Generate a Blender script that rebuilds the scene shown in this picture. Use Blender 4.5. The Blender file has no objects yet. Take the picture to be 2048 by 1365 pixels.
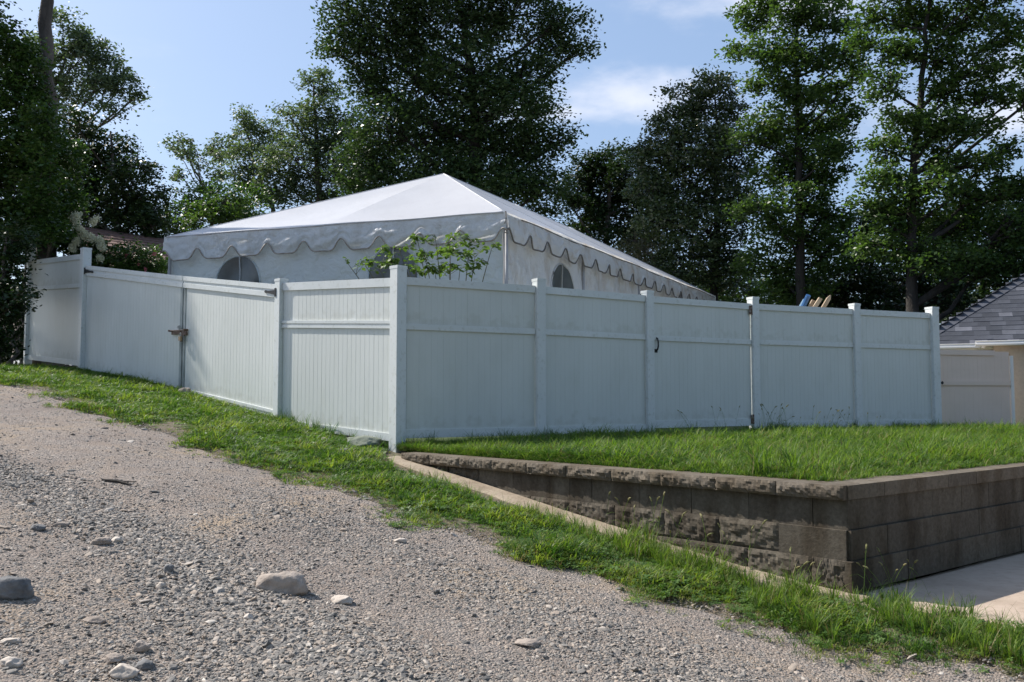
import bpy, math, random
import numpy as np
from mathutils import Vector, noise as mnoise

R = math.radians
S = bpy.context.scene
COL = S.collection
rng = np.random.default_rng(7)
random.seed(7)

# ------------------------------------------------------------------ camera
EYE = 1.6
F = 1774.0
PITCH = math.atan(109.5 / F)
cam_d = bpy.data.cameras.new('camera'); cam = bpy.data.objects.new('camera', cam_d); COL.objects.link(cam)
cam.location = (0, 0, EYE); cam.rotation_euler = (math.pi/2 + PITCH, 0, 0)
cam_d.sensor_width = 36; cam_d.lens = 36 * F / 2048; cam_d.clip_end = 3000; cam_d.clip_start = 0.05
S.camera = cam

# ------------------------------------------------------------------ light
SUNV = Vector((-0.96, 0.455, 1.06)).normalized()
elev = math.asin(SUNV.z); azim = math.atan2(SUNV.x, SUNV.y)
sun_d = bpy.data.lights.new('sun', 'SUN'); sun = bpy.data.objects.new('sun', sun_d); COL.objects.link(sun)
sun_d.energy = 5.0; sun_d.angle = R(0.6); sun_d.color = (1.0, 0.95, 0.88)
sun.rotation_euler = SUNV.to_track_quat('Z', 'Y').to_euler(); sun.location = (-20, 10, 30)

W = bpy.data.worlds.new("World"); S.world = W; W.use_nodes = True
wn = W.node_tree.nodes; wl = W.node_tree.links; wn.clear()
def ray(px, py):
    cx = (px-1024)/F; cy = (682.5-py)/F
    return Vector((cx, math.cos(PITCH)-cy*math.sin(PITCH), math.sin(PITCH)+cy*math.cos(PITCH)))
out = wn.new('ShaderNodeOutputWorld'); bg = wn.new('ShaderNodeBackground')
sky = wn.new('ShaderNodeTexSky'); sky.sky_type = 'NISHITA'; sky.sun_disc = False
sky.sun_elevation = elev; sky.sun_rotation = azim
sky.altitude = 100; sky.air_density = 1.0; sky.dust_density = 2.0; sky.ozone_density = 1.6
tc = wn.new('ShaderNodeTexCoord')
def wmath(op, a, b=None):
    n = wn.new('ShaderNodeMath'); n.operation = op
    for i, v in enumerate((a, b)):
        if v is None: continue
        if isinstance(v, (int, float)): n.inputs[i].default_value = v
        else: wl.new(v, n.inputs[i])
    return n.outputs[0]
nz = wn.new('ShaderNodeTexNoise'); nz.inputs['Scale'].default_value = 9; nz.inputs['Detail'].default_value = 7
nz.inputs['Roughness'].default_value = 0.55
mp = wn.new('ShaderNodeMapping'); mp.inputs['Scale'].default_value = (1, 1, 2.4)
wl.new(tc.outputs['Generated'], mp.inputs[0]); wl.new(mp.outputs[0], nz.inputs['Vector'])
tot = None
for (px, py, sx, sz, amt) in ((1260, 205, 0.085, 0.030, 1.0), (1180, 225, 0.10, 0.016, 0.9), (2040, 215, 0.05, 0.035, 0.9), (1560, -5, 0.16, 0.03, 0.9), (2300, 120, 0.3, 0.05, 0.8), (-500, 60, 0.3, 0.04, 0.6)):
    d = ray(px, py).normalized()
    sub = wn.new('ShaderNodeVectorMath'); sub.operation = 'SUBTRACT'; sub.inputs[1].default_value = d
    wl.new(tc.outputs['Generated'], sub.inputs[0])
    sc = wn.new('ShaderNodeVectorMath'); sc.operation = 'MULTIPLY'; sc.inputs[1].default_value = (1/sx, 1/sx, 1/sz)
    wl.new(sub.outputs[0], sc.inputs[0])
    ln = wn.new('ShaderNodeVectorMath'); ln.operation = 'LENGTH'; wl.new(sc.outputs[0], ln.inputs[0])
    f = wmath('SUBTRACT', 1.25, ln.outputs['Value']); n2 = wmath('SUBTRACT', nz.outputs[0], 0.5)
    f = wmath('ADD', f, wmath('MULTIPLY', n2, 3.2)); f = wmath('MULTIPLY', f, amt)
    m = wn.new('ShaderNodeMapRange'); m.interpolation_type = 'SMOOTHSTEP'
    wl.new(f, m.inputs[0]); m.inputs[1].default_value = 0; m.inputs[2].default_value = 1.5
    tot = m.outputs[0] if tot is None else wmath('MAXIMUM', tot, m.outputs[0])
mixc = wn.new('ShaderNodeMixRGB'); wl.new(wmath('MULTIPLY', tot, 0.62), mixc.inputs[0])
mixc.inputs[2].default_value = (8.0, 8.0, 8.6, 1)
tint = wn.new('ShaderNodeMixRGB'); tint.blend_type = 'MIX'; tint.inputs[0].default_value = 0.30
tint.inputs[2].default_value = (4.4, 6.3, 9.6, 1)       # thin summer haze in the sky
wl.new(sky.outputs[0], tint.inputs[1]); wl.new(tint.outputs[0], mixc.inputs[1])
wl.new(mixc.outputs[0], bg.inputs[0]); bg.inputs[1].default_value = 0.10
wl.new(bg.outputs[0], out.inputs[0])

S.render.engine = 'CYCLES'
S.view_settings.view_transform = 'Standard'; S.view_settings.look = 'None'
S.view_settings.gamma = 1; S.view_settings.use_curve_mapping = False
S.view_settings.exposure = 0.5

# ------------------------------------------------------------------ placing helpers (photo pixel -> metres)
def at(px, py, d):
    v = ray(px, py); k = d / v.y
    return Vector((v.x*k, d, EYE + v.z*k))
def atz(px, py, z):
    v = ray(px, py); k = (z-EYE)/v.z
    return Vector((v.x*k, v.y*k, z))
TD = Vector((-0.78, 0.62)).normalized(); ND = Vector((0.62, 0.78)).normalized()
def tn(x, y): return x*TD.x + y*TD.y, x*ND.x + y*ND.y
def xy(t, n): return t*TD.x + n*ND.x, t*TD.y + n*ND.y
def sstep(v): v = np.clip(v, 0, 1); return v*v*(3-2*v)
def smax(a, b, k=0.15): return 0.5*(a+b+np.sqrt((a-b)**2+k*k))
def slopez(x, y):
    x = np.asarray(x, float); y = np.asarray(y, float)
    t = x*TD.x + y*TD.y; n = x*ND.x + y*ND.y
    tc_ = np.where(t > 12.5, 12.5 + 2.5*np.tanh((t-12.5)/2.5), t); tc_ = np.where(tc_ < -4, -4 + 3*np.tanh((tc_+4)/3), tc_)
    z = 0.147*tc_ - 0.015*np.clip(n, -20, 12) 
    k = sstep((n-4.7)/1.0)*sstep((4-t)/2.0)
    z = z*(1-k) + k*smax(z, 0.22, 0.08)
    return z
def wav(x, y, s=1.0, a=0.02):
    return a*(np.sin(x*2.1*s+1.3)*np.cos(y*1.7*s+.4)+0.6*np.sin(x*4.3*s+y*3.1*s)+0.4*np.cos(y*6.7*s-x*2.9*s))
def roadz(x, y):
    x = np.asarray(x, float); y = np.asarray(y, float)
    n = x*ND.x+y*ND.y; t = x*TD.x+y*TD.y
    rut = np.exp(-((n-1.55-.12*np.sin(t*.7))/.24)**2)+np.exp(-((n-3.35-.1*np.sin(t*.6+1))/.24)**2)
    return slopez(x, y) + wav(x, y, 0.8, 0.010) - .035*rut + .006*np.sin(t*3.1+n*2.0)*np.cos(n*4.3-t*1.3)
def ground_hit(px, py, fn=None):
    fn = fn or slopez; v = ray(px, py); a, b = 0.5, 60.0; k = None
    for i in range(400):
        q = a + (b-a)*i/400
        if EYE + v.z*q < float(fn(v.x*q, v.y*q)): k = q; break
    if k is None: k = b
    lo, hi = k-(b-a)/400, k
    for _ in range(20):
        m = (lo+hi)/2
        if EYE + v.z*m < float(fn(v.x*m, v.y*m)): hi = m
        else: lo = m
    return Vector((v.x*hi, v.y*hi, float(fn(v.x*hi, v.y*hi))))

# ------------------------------------------------------------------ materials
def new_mat(name):
    m = bpy.data.materials.new(name); m.use_nodes = True
    nt = m.node_tree; nt.nodes.clear()
    o = nt.nodes.new('ShaderNodeOutputMaterial'); b = nt.nodes.new('ShaderNodeBsdfPrincipled')
    nt.links.new(b.outputs[0], o.inputs[0]); return m, nt, b, o
def nd(nt, typ, **k):
    n = nt.nodes.new(typ)
    for a, v in k.items():
        if a in n.inputs: n.inputs[a].default_value = v
        else: setattr(n, a, v)
    return n
def ramp(nt, src, stops):
    r = nt.nodes.new('ShaderNodeValToRGB'); e = r.color_ramp.elements
    while len(e) < len(stops): e.new(0.5)
    for i, (p, c) in enumerate(stops): e[i].position = p; e[i].color = (*c, 1)
    nt.links.new(src, r.inputs[0]); return r.outputs[0]
def noise_mat(name, stops, scale=4, detail=6, rough=0.7, bump=0.0, bscale=40, spec=0.4, second=None, stretch=(1,1,1), rgh=0.6):
    m, nt, b, o = new_mat(name)
    g = nd(nt, 'ShaderNodeNewGeometry')
    mp = nd(nt, 'ShaderNodeMapping'); mp.inputs['Scale'].default_value = stretch
    nt.links.new(g.outputs['Position'], mp.inputs[0])
    n = nd(nt, 'ShaderNodeTexNoise', Scale=scale, Detail=detail, Roughness=rgh); nt.links.new(mp.outputs[0], n.inputs['Vector'])
    c = ramp(nt, n.outputs[0], stops)
    if second:
        sc, stops2, fac = second
        n2 = nd(nt, 'ShaderNodeTexNoise', Scale=sc, Detail=5); nt.links.new(mp.outputs[0], n2.inputs['Vector'])
        c2 = ramp(nt, n2.outputs[0], stops2)
        mx = nd(nt, 'ShaderNodeMixRGB', blend_type='MULTIPLY'); mx.inputs[0].default_value = fac
        nt.links.new(c, mx.inputs[1]); nt.links.new(c2, mx.inputs[2]); c = mx.outputs[0]
    nt.links.new(c, b.inputs['Base Color'])
    b.inputs['Roughness'].default_value = rough; b.inputs['Specular IOR Level'].default_value = spec
    if bump:
        n3 = nd(nt, 'ShaderNodeTexNoise', Scale=bscale, Detail=6); nt.links.new(g.outputs['Position'], n3.inputs['Vector'])
        bp = nd(nt, 'ShaderNodeBump', Distance=bump); bp.inputs['Strength'].default_value = 1
        nt.links.new(n3.outputs[0], bp.inputs['Height']); nt.links.new(bp.outputs[0], b.inputs['Normal'])
    return m
def leaf_mat(name, c1, c2, gloss=0.35, trans=0.35, attr='tone', spec=0.35, tcol=None):
    m, nt, b, o = new_mat(name)
    if attr: 
        a = nd(nt, 'ShaderNodeAttribute', attribute_name=attr); fac = a.outputs['Fac']
    else:
        a = nd(nt, 'ShaderNodeObjectInfo'); fac = a.outputs['Random']
    c = ramp(nt, fac, [(0, c1), (1, c2)])
    nt.links.new(c, b.inputs['Base Color']); b.inputs['Roughness'].default_value = gloss
    b.inputs['Specular IOR Level'].default_value = spec
    tr = nd(nt, 'ShaderNodeBsdfTranslucent')
    tm = nd(nt, 'ShaderNodeMixRGB', blend_type='MULTIPLY'); tm.inputs[0].default_value = 1; tm.inputs[2].default_value = (*(tcol or (1.3, 1.5, 0.6)), 1)
    nt.links.new(c, tm.inputs[1]); nt.links.new(tm.outputs[0], tr.inputs[0])
    mx = nd(nt, 'ShaderNodeMixShader'); mx.inputs[0].default_value = trans
    nt.links.new(b.outputs[0], mx.inputs[1]); nt.links.new(tr.outputs[0], mx.inputs[2]); nt.links.new(mx.outputs[0], o.inputs[0])
    return m

M = {}
M['vinyl'] = noise_mat('white_vinyl', [(0.3, (0.60, 0.62, 0.59)), (0.7, (0.66, 0.68, 0.65))], scale=1.4, rough=0.38, bump=0.0006, bscale=25,
                       second=(6, [(0.25, (0.86, 0.86, 0.82)), (0.5, (1, 1, 1))], 0.35), stretch=(1, 1, 0.35))
def add_grime(m):
    nt = m.node_tree; b = [n for n in nt.nodes if n.type == 'BSDF_PRINCIPLED'][0]; src = b.inputs['Base Color'].links[0].from_socket
    tcn = nd(nt, 'ShaderNodeTexCoord'); sp = nd(nt, 'ShaderNodeSeparateXYZ'); nt.links.new(tcn.outputs['Object'], sp.inputs[0])
    g = nd(nt, 'ShaderNodeNewGeometry'); n = nd(nt, 'ShaderNodeTexNoise', Scale=11, Detail=6); nt.links.new(g.outputs['Position'], n.inputs['Vector'])
    a = nd(nt, 'ShaderNodeMath', operation='MULTIPLY_ADD'); nt.links.new(n.outputs[0], a.inputs[0]); a.inputs[1].default_value = -.55; nt.links.new(sp.outputs[2], a.inputs[2])
    mr = nd(nt, 'ShaderNodeMapRange'); nt.links.new(a.outputs[0], mr.inputs[0]); mr.inputs[1].default_value = -.28; mr.inputs[2].default_value = -.15; mr.inputs[3].default_value = .20; mr.inputs[4].default_value = 0
    mx = nd(nt, 'ShaderNodeMixRGB'); nt.links.new(mr.outputs[0], mx.inputs[0]); nt.links.new(src, mx.inputs[1]); mx.inputs[2].default_value = (.30, .29, .20, 1); nt.links.new(mx.outputs[0], b.inputs['Base Color'])
add_grime(M['vinyl'])
M['vinyl_trim'] = noise_mat('white_vinyl_trim', [(0.3, (0.60, 0.63, 0.62)), (0.7, (0.68, 0.70, 0.69))], scale=2.5, rough=0.32,
                       second=(22, [(0.28, (0.72, 0.71, 0.65)), (0.45, (1, 1, 1))], 0.6))
M['cream_bounce_vinyl'] = noise_mat('cream_bounce_vinyl', [(0.3, (0.72, 0.58, 0.49)), (0.7, (0.78, 0.63, 0.54))], scale=1.6, rough=0.5)  # cream white vinyl with reflected pinkish light put into the base colour
M['stile'] = noise_mat('dirty_stile', [(0.35, (0.16, 0.19, 0.18)), (0.6, (0.42, 0.45, 0.44))], scale=6, rough=0.6, stretch=(1, 1, 0.3))
M['black_iron'] = noise_mat('black_iron', [(0.3, (0.012, 0.013, 0.014)), (0.7, (0.03, 0.03, 0.03))], scale=30, rough=0.5)
M['rust'] = noise_mat('rusty_steel', [(0.3, (0.08, 0.045, 0.03)), (0.55, (0.16, 0.10, 0.07)), (0.7, (0.35, 0.33, 0.31))], scale=28, rough=0.6, spec=0.5)
M['steel'] = noise_mat('worn_steel', [(0.3, (0.35, 0.35, 0.34)), (0.7, (0.6, 0.6, 0.58))], scale=40, rough=0.4)
M['concrete'] = noise_mat('concrete', [(0.25, (0.34, 0.265, 0.20)), (0.5, (0.43, 0.34, 0.265)), (0.75, (0.50, 0.405, 0.325))], scale=1.6, rough=0.85, bump=0.002, bscale=60,
                          second=(14, [(0.3, (0.78, 0.76, 0.74)), (0.5, (1, 1, 1))], 0.6))
M['footing'] = noise_mat('footing_concrete', [(0.25, (0.22, 0.17, 0.12)), (0.6, (0.33, 0.27, 0.20))], scale=5, rough=0.9, bump=0.006, bscale=30,
                          second=(40, [(0.3, (0.6, 0.55, 0.5)), (0.5, (1, 1, 1))], 0.5))
def block_mat(name, lo, hi, stain):
    m, nt, b, o = new_mat(name)
    g = nd(nt, 'ShaderNodeNewGeometry'); oi = nd(nt, 'ShaderNodeObjectInfo')
    n = nd(nt, 'ShaderNodeTexNoise', Scale=34, Detail=8, Roughness=0.7); nt.links.new(g.outputs['Position'], n.inputs['Vector'])
    c = ramp(nt, n.outputs[0], [(0.3, lo), (0.7, hi)])
    mp = nd(nt, 'ShaderNodeMapping'); mp.inputs['Scale'].default_value = (1, 1, 0.28); nt.links.new(g.outputs['Position'], mp.inputs[0])
    n2 = nd(nt, 'ShaderNodeTexNoise', Scale=5, Detail=5); nt.links.new(mp.outputs[0], n2.inputs['Vector'])
    c2 = ramp(nt, n2.outputs[0], [(0.36, stain), (0.58, (1, 1, 1))])
    mx = nd(nt, 'ShaderNodeMixRGB', blend_type='MULTIPLY'); mx.inputs[0].default_value = 0.9
    nt.links.new(c, mx.inputs[1]); nt.links.new(c2, mx.inputs[2])
    rr = ramp(nt, oi.outputs['Random'], [(0, (0.80, 0.79, 0.78)), (1, (1.0, 0.99, 0.96))])
    mx2 = nd(nt, 'ShaderNodeMixRGB', blend_type='MULTIPLY'); mx2.inputs[0].default_value = 1
    nt.links.new(mx.outputs[0], mx2.inputs[1]); nt.links.new(rr, mx2.inputs[2])
    nt.links.new(mx2.outputs[0], b.inputs['Base Color']); b.inputs['Roughness'].default_value = 0.95
    b.inputs['Specular IOR Level'].default_value = 0.15
    bp = nd(nt, 'ShaderNodeBump', Distance=0.005); nt.links.new(n.outputs[0], bp.inputs['Height']); nt.links.new(bp.outputs[0], b.inputs['Normal'])
    return m
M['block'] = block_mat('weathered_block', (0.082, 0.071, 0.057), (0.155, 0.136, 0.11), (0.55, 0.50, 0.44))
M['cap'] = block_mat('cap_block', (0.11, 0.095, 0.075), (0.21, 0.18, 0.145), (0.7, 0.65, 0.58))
M['fabric'] = None
def fabric(name, base, trans, stain=None, bump=0.07):
    m, nt, b, o = new_mat(name)
    g = nd(nt, 'ShaderNodeNewGeometry')
    n = nd(nt, 'ShaderNodeTexNoise', Scale=2.2, Detail=6); nt.links.new(g.outputs['Position'], n.inputs['Vector'])
    c = ramp(nt, n.outputs[0], [(0.3, tuple(v*0.94 for v in base)), (0.7, base)])
    if stain:
        mp = nd(nt, 'ShaderNodeMapping'); mp.inputs['Scale'].default_value = (1, 1, 0.5); nt.links.new(g.outputs['Position'], mp.inputs[0])
        n2 = nd(nt, 'ShaderNodeTexNoise', Scale=3.1, Detail=8, Roughness=0.65); nt.links.new(mp.outputs[0], n2.inputs['Vector'])
        c2 = ramp(nt, n2.outputs[0], [(0.36, stain), (0.52, (1, 1, 1))])
        mx = nd(nt, 'ShaderNodeMixRGB', blend_type='MULTIPLY'); mx.inputs[0].default_value = 0.8
        nt.links.new(c, mx.inputs[1]); nt.links.new(c2, mx.inputs[2]); c = mx.outputs[0]
    nt.links.new(c, b.inputs['Base Color']); b.inputs['Roughness'].default_value = 0.42; b.inputs['Specular IOR Level'].default_value = 0.35
    n3 = nd(nt, 'ShaderNodeTexNoise', Scale=7, Detail=4, Distortion=0.8); nt.links.new(g.outputs['Position'], n3.inputs['Vector'])
    bp = nd(nt, 'ShaderNodeBump', Distance=0.02); bp.inputs['Strength'].default_value = 0.8
    nt.links.new(n3.outputs[0], bp.inputs['Height']); nt.links.new(bp.outputs[0], b.inputs['Normal'])
    bp.inputs['Distance'].default_value = bump
    tr = nd(nt, 'ShaderNodeBsdfTranslucent'); nt.links.new(c, tr.inputs[0])
    mx = nd(nt, 'ShaderNodeMixShader'); mx.inputs[0].default_value = trans
    nt.links.new(b.outputs[0], mx.inputs[1]); nt.links.new(tr.outputs[0], mx.inputs[2]); nt.links.new(mx.outputs[0], o.inputs[0])
    return m
M['roof_fabric'] = fabric('tent_roof_vinyl', (0.57, 0.57, 0.59), 0.15, None, 0.006)
M['valance'] = fabric('tent_valance_vinyl', (0.80, 0.81, 0.82), 0.42, (0.82, 0.79, 0.74))
M['valance_side'] = fabric('tent_side_valance_vinyl', (0.80, 0.79, 0.78), 0.36, (0.72, 0.62, 0.52))
M['wall_fabric'] = fabric('tent_wall_vinyl', (0.74, 0.80, 0.83), 0.42)
M['wall_side'] = fabric('tent_side_wall_vinyl', (0.78, 0.78, 0.79), 0.28, (0.78, 0.72, 0.66))
M['seam_white'] = noise_mat('seam_webbing', [(0.3, (0.58, 0.58, 0.60)), (0.7, (0.66, 0.66, 0.67))], scale=4, rough=0.5)
M['binding'] = noise_mat('valance_binding', [(0.3, (0.20, 0.175, 0.15)), (0.6, (0.40, 0.36, 0.32))], scale=12, rough=0.7)
M['mildew'] = noise_mat('mildewed_seam', [(0.3, (0.07, 0.065, 0.06)), (0.6, (0.22, 0.20, 0.18))], scale=9, rough=0.8)
M['film'] = noise_mat('smoky_window_film', [(0.3, (0.085, 0.09, 0.09)), (0.7, (0.13, 0.135, 0.13))], scale=3, rough=0.22, spec=0.5, bump=0.006, bscale=5)
M['pole'] = noise_mat('grey_pole', [(0.3, (0.28, 0.27, 0.27)), (0.7, (0.42, 0.41, 0.41))], scale=8, rough=0.5)
M['bark'] = noise_mat('bark', [(0.3, (0.045, 0.038, 0.032)), (0.7, (0.12, 0.10, 0.085))], scale=7, rough=0.95, bump=0.02, bscale=18, stretch=(1, 1, 0.2))
M['bark_dark'] = noise_mat('dark_bark', [(0.3, (0.018, 0.016, 0.014)), (0.7, (0.048, 0.041, 0.035))], scale=9, rough=0.95, bump=0.02, bscale=16, stretch=(1, 1, 0.2))
M['wood'] = noise_mat('weathered_wood', [(0.3, (0.30, 0.22, 0.15)), (0.7, (0.48, 0.38, 0.28))], scale=12, rough=0.8, stretch=(1, 1, 0.15))
M['board_dark'] = noise_mat('old_timber', [(0.3, (0.07, 0.055, 0.045)), (0.7, (0.14, 0.115, 0.095))], scale=7, rough=0.9)
M['blue'] = noise_mat('blue_paint', [(0.3, (0.03, 0.10, 0.26)), (0.7, (0.05, 0.15, 0.34))], scale=9, rough=0.45)
M['blue_pale'] = noise_mat('pale_blue_paint', [(0.3, (0.22, 0.36, 0.50)), (0.7, (0.30, 0.44, 0.58))], scale=9, rough=0.45)
M['stucco'] = noise_mat('cream_stucco', [(0.3, (0.52, 0.42, 0.33)), (0.7, (0.60, 0.50, 0.40))], scale=20, rough=0.9, bump=0.003, bscale=90)
M['gutter'] = noise_mat('white_gutter', [(0.3, (0.74, 0.73, 0.70)), (0.7, (0.80, 0.79, 0.77))], scale=3, rough=0.35)
M['roof_red'] = noise_mat('red_brown_shingle', [(0.3, (0.09, 0.055, 0.045)), (0.7, (0.17, 0.10, 0.08))], scale=16, rough=0.95)
M['soil'] = noise_mat('soil', [(0.3, (0.13, 0.10, 0.07)), (0.5, (0.19, 0.155, 0.115)), (0.6, (0.12, 0.12, 0.06)), (0.75, (0.27, 0.22, 0.17))], scale=7, detail=10, rough=1, bump=0.03, bscale=60, second=(90, [(0.3, (.55, .53, .5)), (.6, (1.1, 1.1, 1.1))], 1.0), rgh=.7)
M['lawn'] = noise_mat('lawn_floor', [(0.3, (0.035, 0.055, 0.015)), (0.7, (0.06, 0.09, 0.025))], scale=4, rough=1, bump=0.02, bscale=30)
def obj_rand(name, stops, rough, bump=0.004, bscale=45, spec=0.3):
    m, nt, b, o = new_mat(name)
    oi = nd(nt, 'ShaderNodeObjectInfo'); c = ramp(nt, oi.outputs['Random'], stops)
    g = nd(nt, 'ShaderNodeTexCoord'); n = nd(nt, 'ShaderNodeTexNoise', Scale=3.0, Detail=6); nt.links.new(g.outputs['Object'], n.inputs['Vector'])
    c2 = ramp(nt, n.outputs[0], [(0.3, (0.72, 0.72, 0.72)), (0.65, (1.05, 1.05, 1.05))])
    mx = nd(nt, 'ShaderNodeMixRGB', blend_type='MULTIPLY'); mx.inputs[0].default_value = 1
    nt.links.new(c, mx.inputs[1]); nt.links.new(c2, mx.inputs[2]); nt.links.new(mx.outputs[0], b.inputs['Base Color'])
    b.inputs['Roughness'].default_value = rough; b.inputs['Specular IOR Level'].default_value = spec
    if bump:
        bp = nd(nt, 'ShaderNodeBump', Distance=bump); n3 = nd(nt, 'ShaderNodeTexNoise', Scale=bscale, Detail=4)
        gg = nd(nt, 'ShaderNodeNewGeometry'); nt.links.new(gg.outputs['Position'], n3.inputs['Vector'])
        nt.links.new(n3.outputs[0], bp.inputs['Height']); nt.links.new(bp.outputs[0], b.inputs['Normal'])
    return m
M['shingle'] = obj_rand('grey_shingle', [(0, (0.048, 0.052, 0.064)), (0.6, (0.062, 0.067, 0.082)), (0.85, (0.085, 0.09, 0.108)), (1, (0.15, 0.155, 0.18))], 0.65, 0.003, 120)
M['pebble'] = obj_rand('pebble', [(0, (0.13, 0.125, 0.115)), (0.3, (0.215, 0.20, 0.182)), (0.6, (0.285, 0.255, 0.222)), (0.8, (0.37, 0.30, 0.238)), (0.95, (0.40, 0.35, 0.30)), (1, (0.52, 0.47, 0.41))], 0.8, 0)
M['rock_tan'] = noise_mat('tan_rock', [(0.35, (0.25, 0.205, 0.17)), (0.65, (0.41, 0.345, 0.29))], scale=9, detail=8, rough=0.85, bump=0.004, bscale=70)
M['rock_grey'] = noise_mat('grey_rock', [(0.35, (0.10, 0.10, 0.10)), (0.65, (0.24, 0.235, 0.23))], scale=9, detail=8, rough=0.8, bump=0.004, bscale=60)
M['rock_green'] = noise_mat('mossy_rock', [(0.3, (0.12, 0.14, 0.10)), (0.7, (0.24, 0.26, 0.21))], scale=9, detail=8, rough=0.9, bump=0.004, bscale=60)
M['rock_pale'] = noise_mat('pale_rock', [(0.3, (0.42, 0.36, 0.30)), (0.7, (0.58, 0.51, 0.44))], scale=9, detail=8, rough=0.85, bump=0.003, bscale=70)
# gravel road
def road_mat():
    m, nt, b, o = new_mat('gravel')
    g = nd(nt, 'ShaderNodeNewGeometry'); L = nt.links.new
    big = nd(nt, 'ShaderNodeTexNoise', Scale=0.9, Detail=5, Roughness=0.6); L(g.outputs['Position'], big.inputs['Vector'])
    dirt = ramp(nt, big.outputs[0], [(0.35, (0.255, 0.212, 0.185)), (0.50, (0.315, 0.258, 0.215)), (0.66, (0.41, 0.315, 0.222))])
    v = nd(nt, 'ShaderNodeTexVoronoi', Scale=75.0); v.inputs['Randomness'].default_value = 1; L(g.outputs['Position'], v.inputs['Vector'])
    vc = nd(nt, 'ShaderNodeSeparateColor'); L(v.outputs['Color'], vc.inputs[0])
    peb = ramp(nt, vc.outputs[0], [(0, (0.15, 0.145, 0.14)), (0.4, (0.27, 0.25, 0.235)), (0.8, (0.37, 0.31, 0.27)), (1, (0.48, 0.42, 0.36))])
    fine = nd(nt, 'ShaderNodeTexNoise', Scale=130, Detail=5, Roughness=0.7); L(g.outputs['Position'], fine.inputs['Vector'])
    fr = ramp(nt, fine.outputs[0], [(0.3, (0.62, 0.61, 0.60)), (0.65, (1.15, 1.14, 1.12))])
    patch = nd(nt, 'ShaderNodeTexNoise', Scale=4.5, Detail=6, Roughness=0.65); L(g.outputs['Position'], patch.inputs['Vector'])
    pf = ramp(nt, patch.outputs[0], [(0.38, (0.12,)*3), (0.60, (0.85,)*3)])
    mx = nd(nt, 'ShaderNodeMixRGB'); L(pf, mx.inputs[0]); L(dirt, mx.inputs[1]); L(peb, mx.inputs[2])
    mu = nd(nt, 'ShaderNodeMixRGB', blend_type='MULTIPLY'); mu.inputs[0].default_value = 1; L(mx.outputs[0], mu.inputs[1]); L(fr, mu.inputs[2])
    L(mu.outputs[0], b.inputs['Base Color']); b.inputs['Roughness'].default_value = 0.95; b.inputs['Specular IOR Level'].default_value = 0.15
    inv = nd(nt, 'ShaderNodeMath', operation='MULTIPLY'); L(v.outputs['Distance'], inv.inputs[0]); inv.inputs[1].default_value = -1.0
    ad = nd(nt, 'ShaderNodeMath', operation='MULTIPLY_ADD'); L(fine.outputs[0], ad.inputs[0]); ad.inputs[1].default_value = 0.8; L(inv.outputs[0], ad.inputs[2])
    bp = nd(nt, 'ShaderNodeBump', Distance=0.012); L(ad.outputs[0], bp.inputs['Height']); L(bp.outputs[0], b.inputs['Normal'])
    return m
M['gravel'] = road_mat()
M['grass'] = leaf_mat('grass_blade', (0.075, 0.14, 0.022), (0.185, 0.25, 0.045), gloss=0.5, trans=0.45, attr=None, spec=0.25)
M['grass_verge'] = leaf_mat('verge_grass_blade', (0.12, 0.175, 0.03), (0.25, 0.28, 0.065), gloss=0.5, trans=0.45, attr=None, spec=0.25)
M['grass_dark'] = leaf_mat('dark_grass_blade', (0.035, 0.085, 0.018), (0.08, 0.15, 0.03), gloss=0.5, trans=0.35, attr=None, spec=0.25)
M['grass_dry'] = leaf_mat('dry_grass_blade', (0.16, 0.15, 0.06), (0.26, 0.22, 0.11), gloss=0.6, trans=0.3, attr=None, tcol=(1.1, 1.0, 0.7))
M['clover'] = leaf_mat('clover_leaf', (0.07, 0.14, 0.03), (0.13, 0.21, 0.05), gloss=0.5, trans=0.35, attr=None)
M['seed'] = leaf_mat('foxtail_seed', (0.22, 0.22, 0.09), (0.32, 0.28, 0.14), gloss=0.7, trans=0.4, attr=None, tcol=(1.1, 1.1, 0.7))
M['leaf_oak'] = leaf_mat('oak_leaf', (0.026, 0.050, 0.021), (0.066, 0.105, 0.040), gloss=0.38, trans=0.28)
M['leaf_haze'] = leaf_mat('hazed_oak_leaf', (0.070, 0.100, 0.066), (0.125, 0.160, 0.100), gloss=0.5, trans=0.35)  # greyed and lightened, distance haze put into the leaf colour
M['leaf_maple'] = leaf_mat('maple_leaf', (0.035, 0.070, 0.022), (0.095, 0.150, 0.045), gloss=0.42, trans=0.42)
M['leaf_glossy'] = leaf_mat('glossy_leaf', (0.032, 0.054, 0.024), (0.080, 0.112, 0.045), gloss=0.26, trans=0.18, spec=0.6)
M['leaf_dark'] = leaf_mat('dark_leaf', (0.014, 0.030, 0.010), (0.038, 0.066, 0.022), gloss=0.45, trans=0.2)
M['leaf_vine'] = leaf_mat('vine_leaf', (0.022, 0.05, 0.012), (0.065, 0.115, 0.028), gloss=0.4, trans=0.3)
M['leaf_brown'] = leaf_mat('thin_shrub_leaf', (0.05, 0.065, 0.03), (0.11, 0.10, 0.06), gloss=0.5, trans=0.25)
M['leaf_sapling'] = leaf_mat('sapling_leaf', (0.075, 0.13, 0.03), (0.13, 0.19, 0.055), gloss=0.45, trans=0.4, attr=None)
M['flower'] = leaf_mat('cream_flower', (0.62, 0.60, 0.42), (0.78, 0.77, 0.62), gloss=0.7, trans=0.3, tcol=(1, 1, 0.9))
M['pink'] = leaf_mat('pink_flower', (0.6, 0.12, 0.2), (0.7, 0.25, 0.3), gloss=0.6, trans=0.3, attr=None, tcol=(1, 1, 1))
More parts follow.
